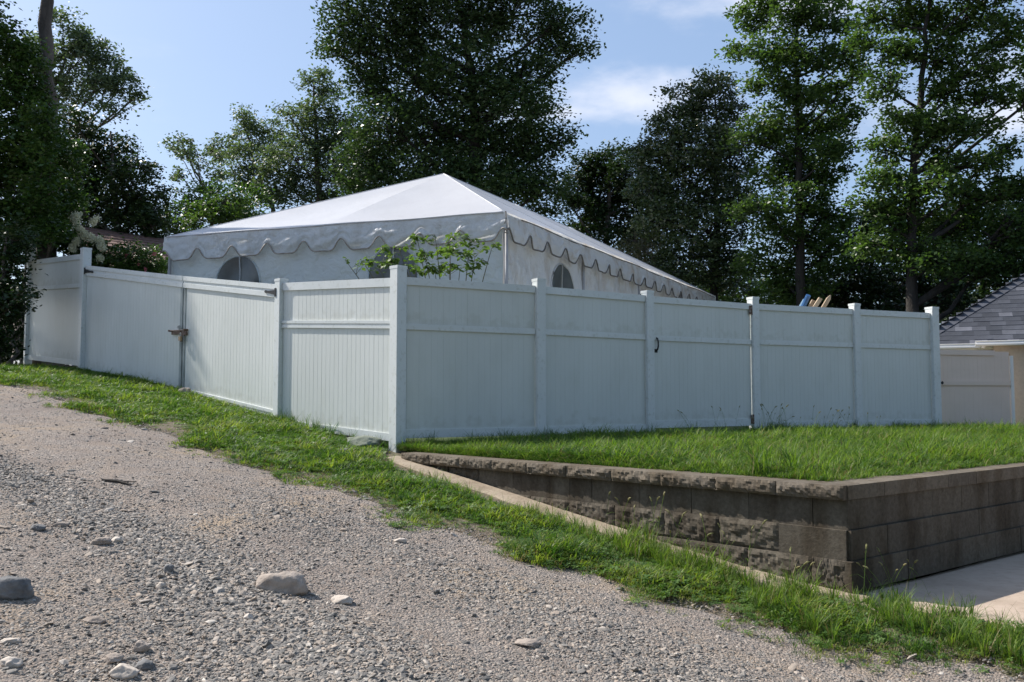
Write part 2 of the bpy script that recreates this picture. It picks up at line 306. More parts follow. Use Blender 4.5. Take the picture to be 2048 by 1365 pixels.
M['stem'] = noise_mat('green_stem', [(0.3, (0.07, 0.075, 0.03)), (0.7, (0.13, 0.12, 0.06))], scale=10, rough=0.7)

# ------------------------------------------------------------------ mesh helpers
class MB:
    def __init__(s): s.v = []; s.f = []
    def add(s, vs, fs):
        k = len(s.v); s.v += [tuple(p) for p in vs]; s.f += [tuple(i+k for i in f) for f in fs]
    def hexa(s, c):   # c: 4 bottom ccw, 4 top
        s.add(c, [(3, 2, 1, 0), (4, 5, 6, 7), (0, 1, 5, 4), (1, 2, 6, 5), (2, 3, 7, 6), (3, 0, 4, 7)])
    def box(s, lo, hi):
        x0, y0, z0 = lo; x1, y1, z1 = hi
        s.hexa([(x0, y0, z0), (x1, y0, z0), (x1, y1, z0), (x0, y1, z0), (x0, y0, z1), (x1, y0, z1), (x1, y1, z1), (x0, y1, z1)])
    def tube(s, pts, rad, n=8, caps=True, wob=0.0):
        pts = [Vector(p) for p in pts]; rings = []; up = Vector((0.13, 0.27, 1)).normalized()
        if isinstance(rad, (int, float)): rad = [rad]*len(pts)
        for i, p in enumerate(pts):
            d = (pts[min(i+1, len(pts)-1)] - pts[max(i-1, 0)]).normalized()
            a = d.cross(up) if abs(d.dot(up)) < 0.97 else d.cross(Vector((1, 0, 0)))
            a.normalize(); b = d.cross(a)
            rings.append([p + (a*math.cos(2*math.pi*k/n) + b*math.sin(2*math.pi*k/n))*rad[i]*(1+wob*(random.random()-.5)) for k in range(n)])
        vs = [q for r in rings for q in r]; fs = []
        for i in range(len(pts)-1):
            for k in range(n):
                fs.append((i*n+k, i*n+(k+1) % n, (i+1)*n+(k+1) % n, (i+1)*n+k))
        if caps: fs.append(tuple(range(n-1, -1, -1))); fs.append(tuple((len(pts)-1)*n+k for k in range(n)))
        s.add(vs, fs)
    def build(s, name, m, parent=None, origin=None, smooth=False):
        me = bpy.data.meshes.new(name); v = s.v
        if origin is None and parent is not None: origin = WORLD_LOC.get(parent.name, Vector((0, 0, 0)))
        o3 = Vector(origin) if origin is not None else Vector((0, 0, 0))
        me.from_pydata([(p[0]-o3.x, p[1]-o3.y, p[2]-o3.z) for p in v], [], s.f); me.update()
        me.materials.append(m)
        if smooth: me.polygons.foreach_set('use_smooth', [True]*len(me.polygons))
        ob = bpy.data.objects.new(name, me); COL.objects.link(ob)
        if parent is not None:
            ob.parent = parent; ob.location = o3 - WORLD_LOC.get(parent.name, Vector((0, 0, 0)))
        else: ob.location = o3
        WORLD_LOC[ob.name] = o3
        return ob
WORLD_LOC = {}
def tag(o, label=None, cat=None, group=None, kind=None):
    if label: o['label'] = label
    if cat: o['category'] = cat
    if group: o['group'] = group
    if kind: o['kind'] = kind
    return o
def thing(name, loc, label, cat, group=None):
    o = bpy.data.objects.new(name, None); COL.objects.link(o); o.location = loc; o.empty_display_size = 0.2
    WORLD_LOC[o.name] = Vector(loc); return tag(o, label, cat, group)
def np_obj(name, V, Fq, m, parent=None, tone=None, smooth=False, loc=None, k=4):
    me = bpy.data.meshes.new(name); V = np.asarray(V, np.float32); Fq = np.asarray(Fq, np.int32)
    if loc is None: loc = WORLD_LOC.get(parent.name) if parent is not None else Vector((0, 0, 0))
    V = V - np.array(loc, np.float32)
    me.vertices.add(len(V)); me.vertices.foreach_set('co', V.ravel())
    me.loops.add(Fq.size); me.loops.foreach_set('vertex_index', Fq.ravel())
    me.polygons.add(len(Fq)); me.polygons.foreach_set('loop_start', np.arange(0, Fq.size, k, dtype=np.int32))
    me.update(calc_edges=True); me.validate()
    if smooth: me.polygons.foreach_set('use_smooth', [True]*len(me.polygons))
    if tone is not None:
        a = me.attributes.new('tone', 'FLOAT', 'FACE'); a.data.foreach_set('value', np.asarray(tone, np.float32))
    me.materials.append(m); ob = bpy.data.objects.new(name, me); COL.objects.link(ob)
    if parent is not None: ob.parent = parent; ob.location = Vector(loc) - WORLD_LOC.get(parent.name, Vector((0, 0, 0)))
    else: ob.location = loc
    WORLD_LOC[ob.name] = Vector(loc)
    return ob
def grid_obj(name, fn, nu, nv, m, **k):
    U, Vv = np.meshgrid(np.linspace(0, 1, nu+1), np.linspace(0, 1, nv+1), indexing='ij')
    P = fn(U, Vv); V = np.stack([p.ravel() for p in P], 1)
    i, j = np.meshgrid(np.arange(nu), np.arange(nv), indexing='ij'); a = (i*(nv+1)+j).ravel()
    return np_obj(name, V, np.stack([a, a+nv+1, a+nv+2, a+1], 1), m, smooth=True, **k)

class Frame:
    """a straight run of wall or fence between two plan points; depth grows towards the camera side"""
    def __init__(s, A, B):
        s.A = Vector((A[0], A[1])); s.B = Vector((B[0], B[1])); s.L = (s.B-s.A).length; s.e = (s.B-s.A)/s.L
        s.n = Vector((s.e.y, -s.e.x))
        if s.n.dot(s.A+s.B) > 0: s.n = -s.n
    def p(s, a, d, z): q = s.A + s.e*a + s.n*d; return Vector((q.x, q.y, z))
    def slab(s, mb, a0, a1, d0, d1, z0, z1, ch=0.0):
        """z0,z1: number or function of a; ch chamfers the front vertical edges"""
        f0 = z0 if callable(z0) else (lambda a: z0); f1 = z1 if callable(z1) else (lambda a: z1)
        if ch:
            pl = [(a0, d0), (a1, d0), (a1, d1-ch), (a1-ch, d1), (a0+ch, d1), (a0, d1-ch)]
        else: pl = [(a0, d0), (a1, d0), (a1, d1), (a0, d1)]
        n = len(pl); vs = [s.p(a, d, f0(a)) for a, d in pl] + [s.p(a, d, f1(a)) for a, d in pl]
        fs = [tuple(range(n)), tuple(range(2*n-1, n-1, -1))] + [(i, n+i, n+(i+1) % n, (i+1) % n) for i in range(n)]
        # orientation
        mb.add(vs, fs)

def add_post(par, x, y, z0, z1, size, ang, name='post', base_only=False):
    h = size/2; c, s_ = math.cos(ang), math.sin(ang)
    def q(a, b, z): return (x+a*c-b*s_, y+a*s_+b*c, z)
    mb = MB(); ch = 0.006; pl = []
    for sx, sy in ((-1, -1), (1, -1), (1, 1), (-1, 1)):
        if sx*sy > 0: pl += [(sx*h, sy*(h-ch)), (sx*(h-ch), sy*h)]
        else: pl += [(sx*(h-ch), sy*h), (sx*h, sy*(h-ch))]
    pl = sorted(pl, key=lambda p: math.atan2(p[1], p[0])); n = len(pl)
    mb.add([q(a, b, z0) for a, b in pl]+[q(a, b, z1-0.03) for a, b in pl], [tuple(range(n-1, -1, -1)), tuple(range(n, 2*n))]+[(i, (i+1) % n, n+(i+1) % n, n+i) for i in range(n)])
    po = mb.build(name, M['vinyl_trim'], par, origin=(x, y, z0))
    mb = MB(); e = h+0.003
    mb.add([q(-e, -e, z1-0.05), q(e, -e, z1-0.05), q(e, e, z1-0.05), q(-e, e, z1-0.05), q(-e, -e, z1-0.015), q(e, -e, z1-0.015), q(e, e, z1-0.015), q(-e, e, z1-0.015), q(0, 0, z1-0.004)],
           [(3, 2, 1, 0), (0, 1, 5, 4), (1, 2, 6, 5), (2, 3, 7, 6), (3, 0, 4, 7), (4, 5, 8), (5, 6, 8), (6, 7, 8), (7, 4, 8)])
    mb.build('cap', M['vinyl_trim'], po, origin=(x, y, z1-0.05))
    return po

def lin(za, zb, L): return lambda a: za+(zb-za)*a/L

def boards(par, fr, a0, a1, d0, d1, z0, z1, w=0.17, mat=None, jitter=0.0003, gap=0.0003, gr=0.0008):
    n = max(1, round((a1-a0)/w)); w = (a1-a0)/n
    for i in range(n):
        mb = MB(); j = random.uniform(-jitter, jitter); b0, b1 = a0+i*w+gap, a0+(i+1)*w-gap; c_ = (b0+b1)/2
        # a board with a pencil groove down its middle, so four flats read on two boards as in the photo
        f0 = z0 if callable(z0) else (lambda a: z0); f1 = z1 if callable(z1) else (lambda a: z1)
        pl = [(b0, d0), (b1, d0), (b1, d1-gr), (b1-gr, d1), (c_+gr, d1), (c_, d1-gr), (c_-gr, d1), (b0+gr, d1), (b0, d1-gr)]
        pl = [(a, d+j) for a, d in pl]; m_ = len(pl)
        mb.add([fr.p(a, d, f0(a)) for a, d in pl]+[fr.p(a, d, f1(a)) for a, d in pl],
               [tuple(range(m_)), tuple(range(2*m_-1, m_-1, -1))]+[(k, m_+k, m_+(k+1) % m_, (k+1) % m_) for k in range(m_)])
        mb.build('board', mat or M['vinyl'], par, origin=fr.p(b0, d0, f0(b0)))

def rail(par, fr, a0, a1, z0, z1, d=0.030, name='rail', mat=None, stepped=False):
    mb = MB()
    if stepped:
        f0 = z0; f1 = z1
        fr.slab(mb, a0, a1, -d, d-0.012, f0, f1)
        fr.slab(mb, a0, a1, d-0.012, d, lambda a: f0(a)+(f1(a)-f0(a))*.62, lambda a: f1(a)-0.002)
        fr.slab(mb, a0, a1, d-0.012, d-0.003, lambda a: f0(a)+0.003, lambda a: f0(a)+(f1(a)-f0(a))*.38)
    else: fr.slab(mb, a0, a1, -d, d, z0, z1)
    return mb.build(name, mat or M['vinyl_trim'], par, origin=fr.p(a0, 0, z0(a0) if callable(z0) else z0))

# ------------------------------------------------------------------ plan of the place
ZR = EYE + 1.354                                      # top of right fence rails
def xyz_for(px, py, z): p = atz(px, py, z); return p
rp = [at(797, 553, 10.05)] + [atz(a, b, ZR) for a, b in ((1078, 573), (1295, 592), (1506, 608), (1709, 619), (1864, 627))]
C0 = Vector((rp[0].x, rp[0].y)); RP = [Vector((p.x, p.y)) for p in rp]; RP[0] = C0
ZB = EYE - 0.50
LP = {'far': at(62, 522, 16.9), 'L1': at(172, 508, 15.1), 'mid': at(370, 553, 13.3), 'L2': at(563, 567, 11.5)}
WC = Vector((2.246, 6.0)); WL = Vector((-1.13, 9.45)); WM = Vector((0.50, 7.72)) ; WR_dir = Vector((0.788, 0.616))
ZCAP = EYE - 0.60
def terrz(x, y):   # lawn on the terrace
    x = np.asarray(x, float); y = np.asarray(y, float)
    dl = np.maximum(0, ((x-WC.x)*(-0.0)+(y-6.0)))  # metres back from wall corner
    t, n = x*TD.x+y*TD.y, x*ND.x+y*ND.y
    dr = -0.616*(x-WC.x)+0.788*(y-WC.y); dm = np.minimum(dr, n-6.25)
    return ZCAP - 0.012 + 0.075*sstep((dm-0.1)/3.0) - 0.10*sstep((x-6.6)/3)*sstep((y-12)/3) + wav(x, y, 0.9, 0.006)

# ------------------------------------------------------------------ ground
def ground_fn(U, V):
    u = (U*2-1); v = (V*2-1)
    x = 26*u + 274*np.sign(u)*np.abs(u)**7; y = 12 + 26*v + 274*np.sign(v)*np.abs(v)**7
    return x, y, slopez(x, y) - 0.12
g = grid_obj('ground', ground_fn, 200, 200, M['soil']); tag(g, kind='structure')
def edge_n(t): return 5.12 + 0.22*sstep((3.5-np.asarray(t))/2.5) + 0.07*np.sin(np.asarray(t)*2.3) + 0.05*np.sin(np.asarray(t)*5.9+1) + 0.03*np.sin(np.asarray(t)*13.0)
def road_fn(U, V):
    t = -8+36*U; n = -8 + (edge_n(t)+8)*V**0.8
    x = t*TD.x+n*ND.x; y = t*TD.y+n*ND.y
    return x, y, roadz(x, y) - 0.05*sstep((V-0.985)/0.015)
g = grid_obj('gravel_road', road_fn, 420, 200, M['gravel']); tag(g, kind='structure')
# verge soil follows the road's relief
VPOLY = [tn(*p) for p in ((WC.x-.35*0.6+0.2, WC.y-.42), (WM.x-.22, WM.y-.25), (WL.x-.22, WL.y-.3), (C0.x-.05, C0.y-.05), (LP['L2'].x, LP['L2'].y), (LP['mid'].x, LP['mid'].y), (LP['L1'].x, LP['L1'].y), (LP['far'].x, LP['far'].y))]
vt = np.array([-6, 0.9]+[p[0] for p in VPOLY]+[24]); vn = np.array([6.2, 6.2]+[p[1] for p in VPOLY]+[VPOLY[-1][1]])
o_ = np.argsort(vt); vt = vt[o_]; vn = vn[o_]
def verge_n(t): return np.interp(t, vt, vn)
def verge_fn(U, V):
    t = -5+27*U; n = 4.6 + (verge_n(t)+0.25-4.6)*V
    x = t*TD.x+n*ND.x; y = t*TD.y+n*ND.y
    return x, y, slopez(x, y) + 0.004 + wav(x, y, 1.3, 0.008)*sstep((n-4.7)/0.6) - 0.05*sstep((edge_n(t)+0.10-n)/0.25)
g = grid_obj('verge', verge_fn, 300, 40, M['soil']); tag(g, kind='structure')
# terrace lawn floor (bilinear patch)
TA = (C0.x+.03, C0.y-.02); TB = (WC.x-0.02, WC.y+0.28); TC = (WC.x+WR_dir.x*9-.15, WC.y+WR_dir.y*9+.2); TDD = (9.2, 16.0)
fence_line = [(C0.x, C0.y)]+[(p.x, p.y) for p in RP[1:]]+[(TDD[0], TDD[1]+0.2)]
fl = np.array(fence_line)
wall_line = np.array([(WL.x+.1, WL.y+.15), (WM.x+.12, WM.y+.14), (WC.x-0.02, WC.y+0.25), (WC.x+WR_dir.x*4.5-.1, WC.y+WR_dir.y*4.5+.12), TC])
def along(poly, u):
    seg = np.r_[0, np.cumsum(np.hypot(*np.diff(poly, axis=0).T))]; seg = seg/seg[-1]
    return np.interp(u, seg, poly[:, 0]), np.interp(u, seg, poly[:, 1])
def terrace_xy(U, V):
    x0, y0 = along(wall_line, U); x1, y1 = along(fl, U)
    return x0+(x1-x0)*V, y0+(y1-y0)*V
def terr_fn(U, V):
    x, y = terrace_xy(U, V*1.06); return x, y, terrz(x, y)
g = grid_obj('terrace_lawn', terr_fn, 90, 60, M['lawn']); tag(g, kind='structure')
yard_front = np.array([(-16, 21), (LP['far'].x, LP['far'].y+.15), (LP['L1'].x+.05, LP['L1'].y+.1), (LP['mid'].x+.05, LP['mid'].y+.1), (LP['L2'].x+.05, LP['L2'].y+.1), (C0.x, C0.y+.1)]+[(p.x-.05, p.y+.12) for p in RP[1:]]+[(9.2, 16.3), (14, 17)])
def yard_fn(U, V):
    x0, y0 = along(yard_front, U); x1 = -40+80*U; y1 = 60+0*U
    x = x0+(x1-x0)*V**1.5; y = y0+(y1-y0)*V**1.5
    z = smax(slopez(x, y)+0.02, terrz(x, y), 0.1) - 0.03
    return x, y, z - 0.35*sstep((x-7)/2.5)*sstep((16-x)/2)*sstep((y-14)/2)*0.8
g = grid_obj('back_yard', yard_fn, 120, 60, M['lawn']); tag(g, kind='structure')
# concrete drive below the wall
dn0 = atz(1725, 1186, 0.27); dn1 = atz(2048, 1262, 0.25); dn2 = atz(2600, 1405, 0.22)
drv_near = np.array([(2.25, 5.55), (dn0.x-.05, dn0.y-.05), (dn1.x, dn1.y-.03), (dn2.x, dn2.y), (9, 4.5)])
drv_far = np.array([(WC.x-0.1, WC.y+.05), (WC.x+.6, WC.y+.45), (WC.x+WR_dir.x*3.0, WC.y+WR_dir.y*3.0+.05), (WC.x+WR_dir.x*7, WC.y+WR_dir.y*7+.05), (WC.x+WR_dir.x*10, WC.y+WR_dir.y*10)])
def drive_fn(U, V):
    x0, y0 = along(drv_near, U); x1, y1 = along(drv_far, U)
    Vc = np.clip((V-0.04)/0.96, 0, 1)
    z = 0.275 + 0*U; z = np.where(V < 0.04, 0.02, z)
    return x0+(x1-x0)*Vc, y0+(y1-y0)*Vc, z
g = grid_obj('concrete_drive', drive_fn, 40, 25, M['concrete']); tag(g, kind='structure')

# ------------------------------------------------------------------ retaining wall
def rough_block(fr, a0, a1, dfront, depth, z0, z1, rough, seed, top_in=0.0, bev=0.006, seg=(10, 5), amp=0.020):
    """block with a split (rough) or smooth front, all other faces plain"""
    mb = MB(); nu, nv = seg if rough else (1, 1)
    zf0 = z0 if callable(z0) else (lambda a: z0)
    vs = []; L = a1-a0
    for i in range(nu+1):
        for j in range(nv+1):
            u = i/nu; v = j/nv; a = a0+L*u; z = zf0(a)+(z1-zf0(a))*v; d = dfront
            if rough:
                e = min(u, 1-u, )*nu; w = min(v, 1-v)*nv
                q = mnoise.fractal(Vector((a*12+seed*3.1, z*17, seed*1.7)), 0.7, 2.1, 4)
                q2 = mnoise.noise(Vector((a*70+seed, z*80, seed)))
                edge = min(1, min(e, w)/1.5)
                d = dfront - (1-edge)*amp*0.9 + q*amp*0.9*edge + q2*amp*0.5
                if 0 < j < nv: z += q2*0.003
            vs.append(fr.p(a, d, z))
    def id_(i, j): return i*(nv+1)+j
    fs = [(id_(i, j), id_(i, j+1), id_(i+1, j+1), id_(i+1, j)) for i in range(nu) for j in range(nv)]
    k = len(vs); db = dfront-depth
    vs += [fr.p(a0, db, zf0(a0)), fr.p(a1, db, zf0(a1)), fr.p(a1, db, z1), fr.p(a0, db, z1)]
    top = [id_(i, nv) for i in range(nu+1)]; bot = [id_(i, 0) for i in range(nu+1)]
    fs.append(tuple(top+[k+2, k+3])); fs.append(tuple(bot[::-1]+[k, k+1])); fs.append((k, k+1, k+2, k+3)[::-1])
    fs.append(tuple([id_(0, j) for j in range(nv+1)][::-1]+[k, k+3])); fs.append(tuple([id_(nu, j) for j in range(nv+1)]+[k+2, k+1]))
    mb.add(vs, fs); return mb
wall = thing('retaining_wall', (WC.x, WC.y, 0.27), 'low grey concrete block retaining wall turning a corner round the raised lawn, with rough split caps', 'retaining wall')
legs = [Frame(WC, WM), Frame(WM, WL)]
bd = 0
def leg_pt(a):  # arc length along the left leg
    return (legs[0], a) if a < legs[0].L else (legs[1], a-legs[0].L)
LT = legs[0].L+legs[1].L
HS = [(ZCAP-0.098, ZCAP, 0.068), (ZCAP-0.098-0.2, ZCAP-0.0985, 0.0), (ZCAP-0.498, ZCAP-0.2985, 0.022), (ZCAP-0.698, ZCAP-0.4985, 0.044), (ZCAP-0.898, ZCAP-0.6985, 0.066)]
def put_block(fr, a0, a1, course, rough, depth, seed):
    z0, z1, off = HS[course]
    if course == 0: mat = M['cap']
    else: mat = M['block']
    mb = rough_block(fr, a0+0.0022, a1-0.0022, off+random.uniform(-.003, .003), depth, z0, z1-random.uniform(0, .002), rough, seed,
                     seg=(26, 6) if course == 0 else (24, 11), amp=0.017 if course == 0 else 0.015)
    return mb.build('cap_block' if course == 0 else 'block', mat, wall, origin=fr.p(a0, off, z0))
for li, fr in enumerate(legs):
    for course in range(5):
        nb = max(1, round(fr.L/0.455)); w = fr.L/nb; st = 0 if course % 2 == 0 else -w/2
        a = st; i = 0
        while a < fr.L-0.02:
            a0 = max(0, a); a1 = min(fr.L, a+w)
            if a1-a0 > 0.05:
                x, y = fr.p(a0, 0.1, 0).xy; base = float(slopez(x, y))
                if HS[course][1] > base-0.05:
                    rough = course == 0 or (course == 2) or course >= 3 or (course == 1 and li == 1 and i in (3,))
                    if course == 2 and li == 0 and i == 0: rough = False
                    put_block(fr, a0, a1, course, rough, 0.28 if course == 0 else 0.2, course*40+i+li*7)
            a += w; i += 1
frR = Frame(WC, WC+WR_dir*9)
for course in range(4):
    z0, z1, off = HS[course]
    w = 0.46; a = -(0 if course % 2 == 0 else w/2) ; i = 0
    while a < 8.9:
        a0 = max(-off, a) if i == 0 else a; a1 = a+w
        if i == 0 and course == 0: a0 = -0.0
        offR = 0.012 if course == 0 else off
        mb = rough_block(frR, a0+0.0022+(0.0 if i else 0.001), a1-0.0022, offR+random.uniform(-.003, .003), 0.28 if course == 0 else 0.2, z0+(0.0003 if i == 0 else 0), z1-random.uniform(0.0005, .0025), False, i)
        mb.build('cap_block' if course == 0 else 'block', M['cap'] if course == 0 else M['block'], wall, origin=frR.p(a0, off, z0))
        a += w; i += 1
# footing strip along the left leg
ft = MB()
pl = []
for i in range(41):
    a = -0.15+(LT+0.25)*i/40; fr, aa = leg_pt(max(0, a)) if a >= 0 else (legs[0], a)
    zz = lambda d: float(slopez(*fr.p(aa, d, 0).xy))+0.035
    top = max(zz(0.22), 0.0) 
    wv = 0.012*math.sin(a*5)+0.008*math.sin(a*13)
    pl.append([fr.p(aa, 0.02, top+0.012), fr.p(aa, 0.12, top+0.006), fr.p(aa, 0.21+wv, top), fr.p(aa, 0.225+wv, top-0.015), fr.p(aa, 0.225+wv, top-0.2)])
vs = [q for r in pl for q in r]; fs = [(i*5+j, i*5+j+1, (i+1)*5+j+1, (i+1)*5+j) for i in range(40) for j in range(4)]
ft.add(vs, fs); fo = ft.build('concrete_footing', M['footing'], None, origin=(WC.x, WC.y, 0.27)); 
tag(fo, 'narrow tan concrete strip running along the foot of the block wall beside the grass verge', 'footing')

# ------------------------------------------------------------------ fences and gates
fence = thing('vinyl_fence', (RP[2].x, RP[2].y, ZB), 'white vinyl privacy fence in shade along the back edge of the raised lawn', 'fence')
angs = []
for i in range(6):
    a = RP[max(i-1, 0)]; b = RP[min(i+1, 5)]; angs.append(math.atan2(b.y-a.y, b.x-a.x))
tops = [at(797, 530, C0.y).z] + [at(x, y, RP[i+1].y).z for i, (x, y) in enumerate(((1078, 556), (1295, 580), (1506, 593), (1709, 606), (1864, 613)))]
cornerz = float(slopez(C0.x, C0.y))
for i in range(1, 6):
    zt = tops[i]; sz = 0.127 if i < 5 else 0.15
    add_post(fence, RP[i].x, RP[i].y, ZB-0.25, zt, sz, angs[i])
for i in range(5):
    if i == 2: continue
    fr = Frame(RP[i], RP[i+1]); h0 = 0.066 if i else 0.075; a0, a1 = h0+.004, fr.L-(0.068 if i < 4 else .08)
    zt0 = rp[i].z if i else ZR; zt = lin(ZR, ZR, fr.L); zb = ZB+0.02
    rail(fence, fr, a0, a1, ZR-0.088, ZR)
    rail(fence, fr, a0, a1, ZR-0.60, ZR-0.53, d=0.028, name='middle_rail')
    rail(fence, fr, a0, a1, zb, zb+0.10, d=0.030, name='bottom_rail')
    g0 = a0+(0.022 if i in (0, 1, 3) else 0.004)        # light shows through a gap beside the post
    boards(fence, fr, g0, a1-.002, -0.012, 0.010, ZR-0.532, ZR-0.086, 0.152)
    boards(fence, fr, g0, a1-.002, -0.012, 0.010, zb+0.098, ZR-0.598, 0.152)
# pedestrian gate
fr = Frame(RP[2], RP[3]); pg = thing('pedestrian_gate', (RP[2].x, RP[2].y, ZB+.06), 'narrow white vinyl gate with a black pull handle, set in the shaded fence', 'gate')
a0, a1 = 0.075, fr.L-0.071; zg = ZB+0.065
rail(pg, fr, a0, a1, ZR-0.09, ZR-0.004); rail(pg, fr, a0, a1, ZR-0.605, ZR-0.535, d=0.028, name='middle_rail'); rail(pg, fr, a0, a1, zg, zg+0.10, name='bottom_rail')
boards(pg, fr, a0+.004, a1-.004, -0.012, 0.010, ZR-0.537, ZR-0.088, 0.152); boards(pg, fr, a0+.004, a1-.004, -0.012, 0.010, zg+0.098, ZR-0.603, 0.152)
mb = MB(); hz = at(1307, 689, fr.p(0.14, 0, 0).y).z
pts = [fr.p(0.13, 0.012, hz+0.09), fr.p(0.13, 0.045, hz+0.075), fr.p(0.13, 0.06, hz+0.03), fr.p(0.13, 0.06, hz-0.03), fr.p(0.13, 0.045, hz-0.075), fr.p(0.13, 0.012, hz-0.09)]
mb.tube(pts, 0.011, 8)
fr.slab(mb, 0.105, 0.155, 0.010, 0.016, hz+0.065, hz+0.115); fr.slab(mb, 0.105, 0.155, 0.010, 0.016, hz-0.115, hz-0.065)
mb.build('handle', M['black_iron'], pg, origin=pts[0])
for zc in (ZR-0.10, ZB+0.16):
    mb = MB(); fr.slab(mb, a1-0.045, a1+0.005, 0.031, 0.040, zc-0.065, zc+0.065); fr.slab(mb, a1+0.008, a1+0.03, 0.010, 0.048, zc-0.06, zc+0.06)
    mb.tube([fr.p(a1+0.006, 0.042, zc-0.07), fr.p(a1+0.006, 0.042, zc+0.07)], 0.009, 8)
    mb.build('hinge', M['rust'], pg, origin=fr.p(a1, 0.03, zc))
# sunlit fence by the road, with its corner post
Lx = {k: Vector((v.x, v.y)) for k, v in LP.items()}
sf = thing('roadside_fence', (C0.x, C0.y, cornerz), 'short sunlit white vinyl fence with ribbed middle rail, between gate and tall corner post', 'fence')
add_post(sf, C0.x, C0.y, cornerz-0.25, tops[0], 0.140, math.atan2(0.60, 0.80)+0.15)
z_l2 = at(563, 852, LP['L2'].y).z; zt_l2 = LP['L2'].z; z_c = at(780, 884, C0.y).z; zt_c = at(780, 556, C0.y).z
add_post(sf, Lx['L2'].x, Lx['L2'].y, z_l2-0.35, at(563, 556, LP['L2'].y).z, 0.127, math.atan2(-0.70, 0.72))
fr = Frame(Lx['L2'], C0); a0, a1 = 0.066, fr.L-0.075
top = lin(zt_l2, zt_c, fr.L); bot = lin(z_l2, z_c, fr.L)
rail(sf, fr, a0, a1, lambda a: top(a)-0.10, top); rail(sf, fr, a0, a1, lambda a: top(a)-0.585, lambda a: top(a)-0.49, name='middle_rail', stepped=True, d=.034)
rail(sf, fr, a0, a1, bot, lambda a: bot(a)+0.085, name='bottom_rail')
boards(sf, fr, a0+.002, a1-.002, -0.012, 0.010, lambda a: top(a)-0.492, lambda a: top(a)-0.098, 0.16, gap=0.0006, gr=0.0020)
boards(sf, fr, a0+.002, a1-.002, -0.012, 0.010, lambda a: bot(a)+0.083, lambda a: top(a)-0.583, 0.16, gap=0.0006, gr=0.0020)
# far-left fence panel
ff = thing('shaded_fence', (Lx['L1'].x, Lx['L1'].y, at(165, 735, 15.1).z), 'white vinyl fence panel in deep tree shade at the far left end', 'fence')
zA = at(62, 719, LP['far'].y).z; zB_ = at(165, 733, LP['L1'].y).z
add_post(ff, Lx['far'].x, Lx['far'].y, zA-0.3, at(62, 472, LP['far'].y).z, 0.127, 0.7)
add_post(ff, Lx['L1'].x, Lx['L1'].y, zB_-0.35, at(175, 495, LP['L1'].y).z, 0.140, math.atan2(-0.70, 0.72))
fr = Frame(Lx['far'], Lx['L1']); a0, a1 = 0.07, fr.L-0.07; top = lin(LP['far'].z, LP['L1'].z, fr.L); bot = lin(zA, zB_, fr.L)
rail(ff, fr, a0, a1, lambda a: top(a)-0.09, top); rail(ff, fr, a0, a1, lambda a: top(a)-0.58, lambda a: top(a)-0.51, name='middle_rail'); rail(ff, fr, a0, a1, bot, lambda a: bot(a)+0.09, name='bottom_rail')
boards(ff, fr, a0+.002, a1-.002, -0.012, 0.010, lambda a: top(a)-0.512, lambda a: top(a)-0.088, 0.17)
boards(ff, fr, a0+.002, a1-.002, -0.012, 0.010, lambda a: bot(a)+0.088, lambda a: top(a)-0.578, 0.17)
mb = MB(); fr.slab(mb, fr.L*0.30, fr.L-0.08, -0.02, 0.025, lambda a: bot(a)-0.30, lambda a: bot(a)-0.012)
tb = mb.build('timber_board', M['board_dark'], None, origin=fr.p(fr.L*.5, 0, zB_-.3)); tag(tb, 'dark old timber board on edge closing the gap under the shaded fence panel', 'board')
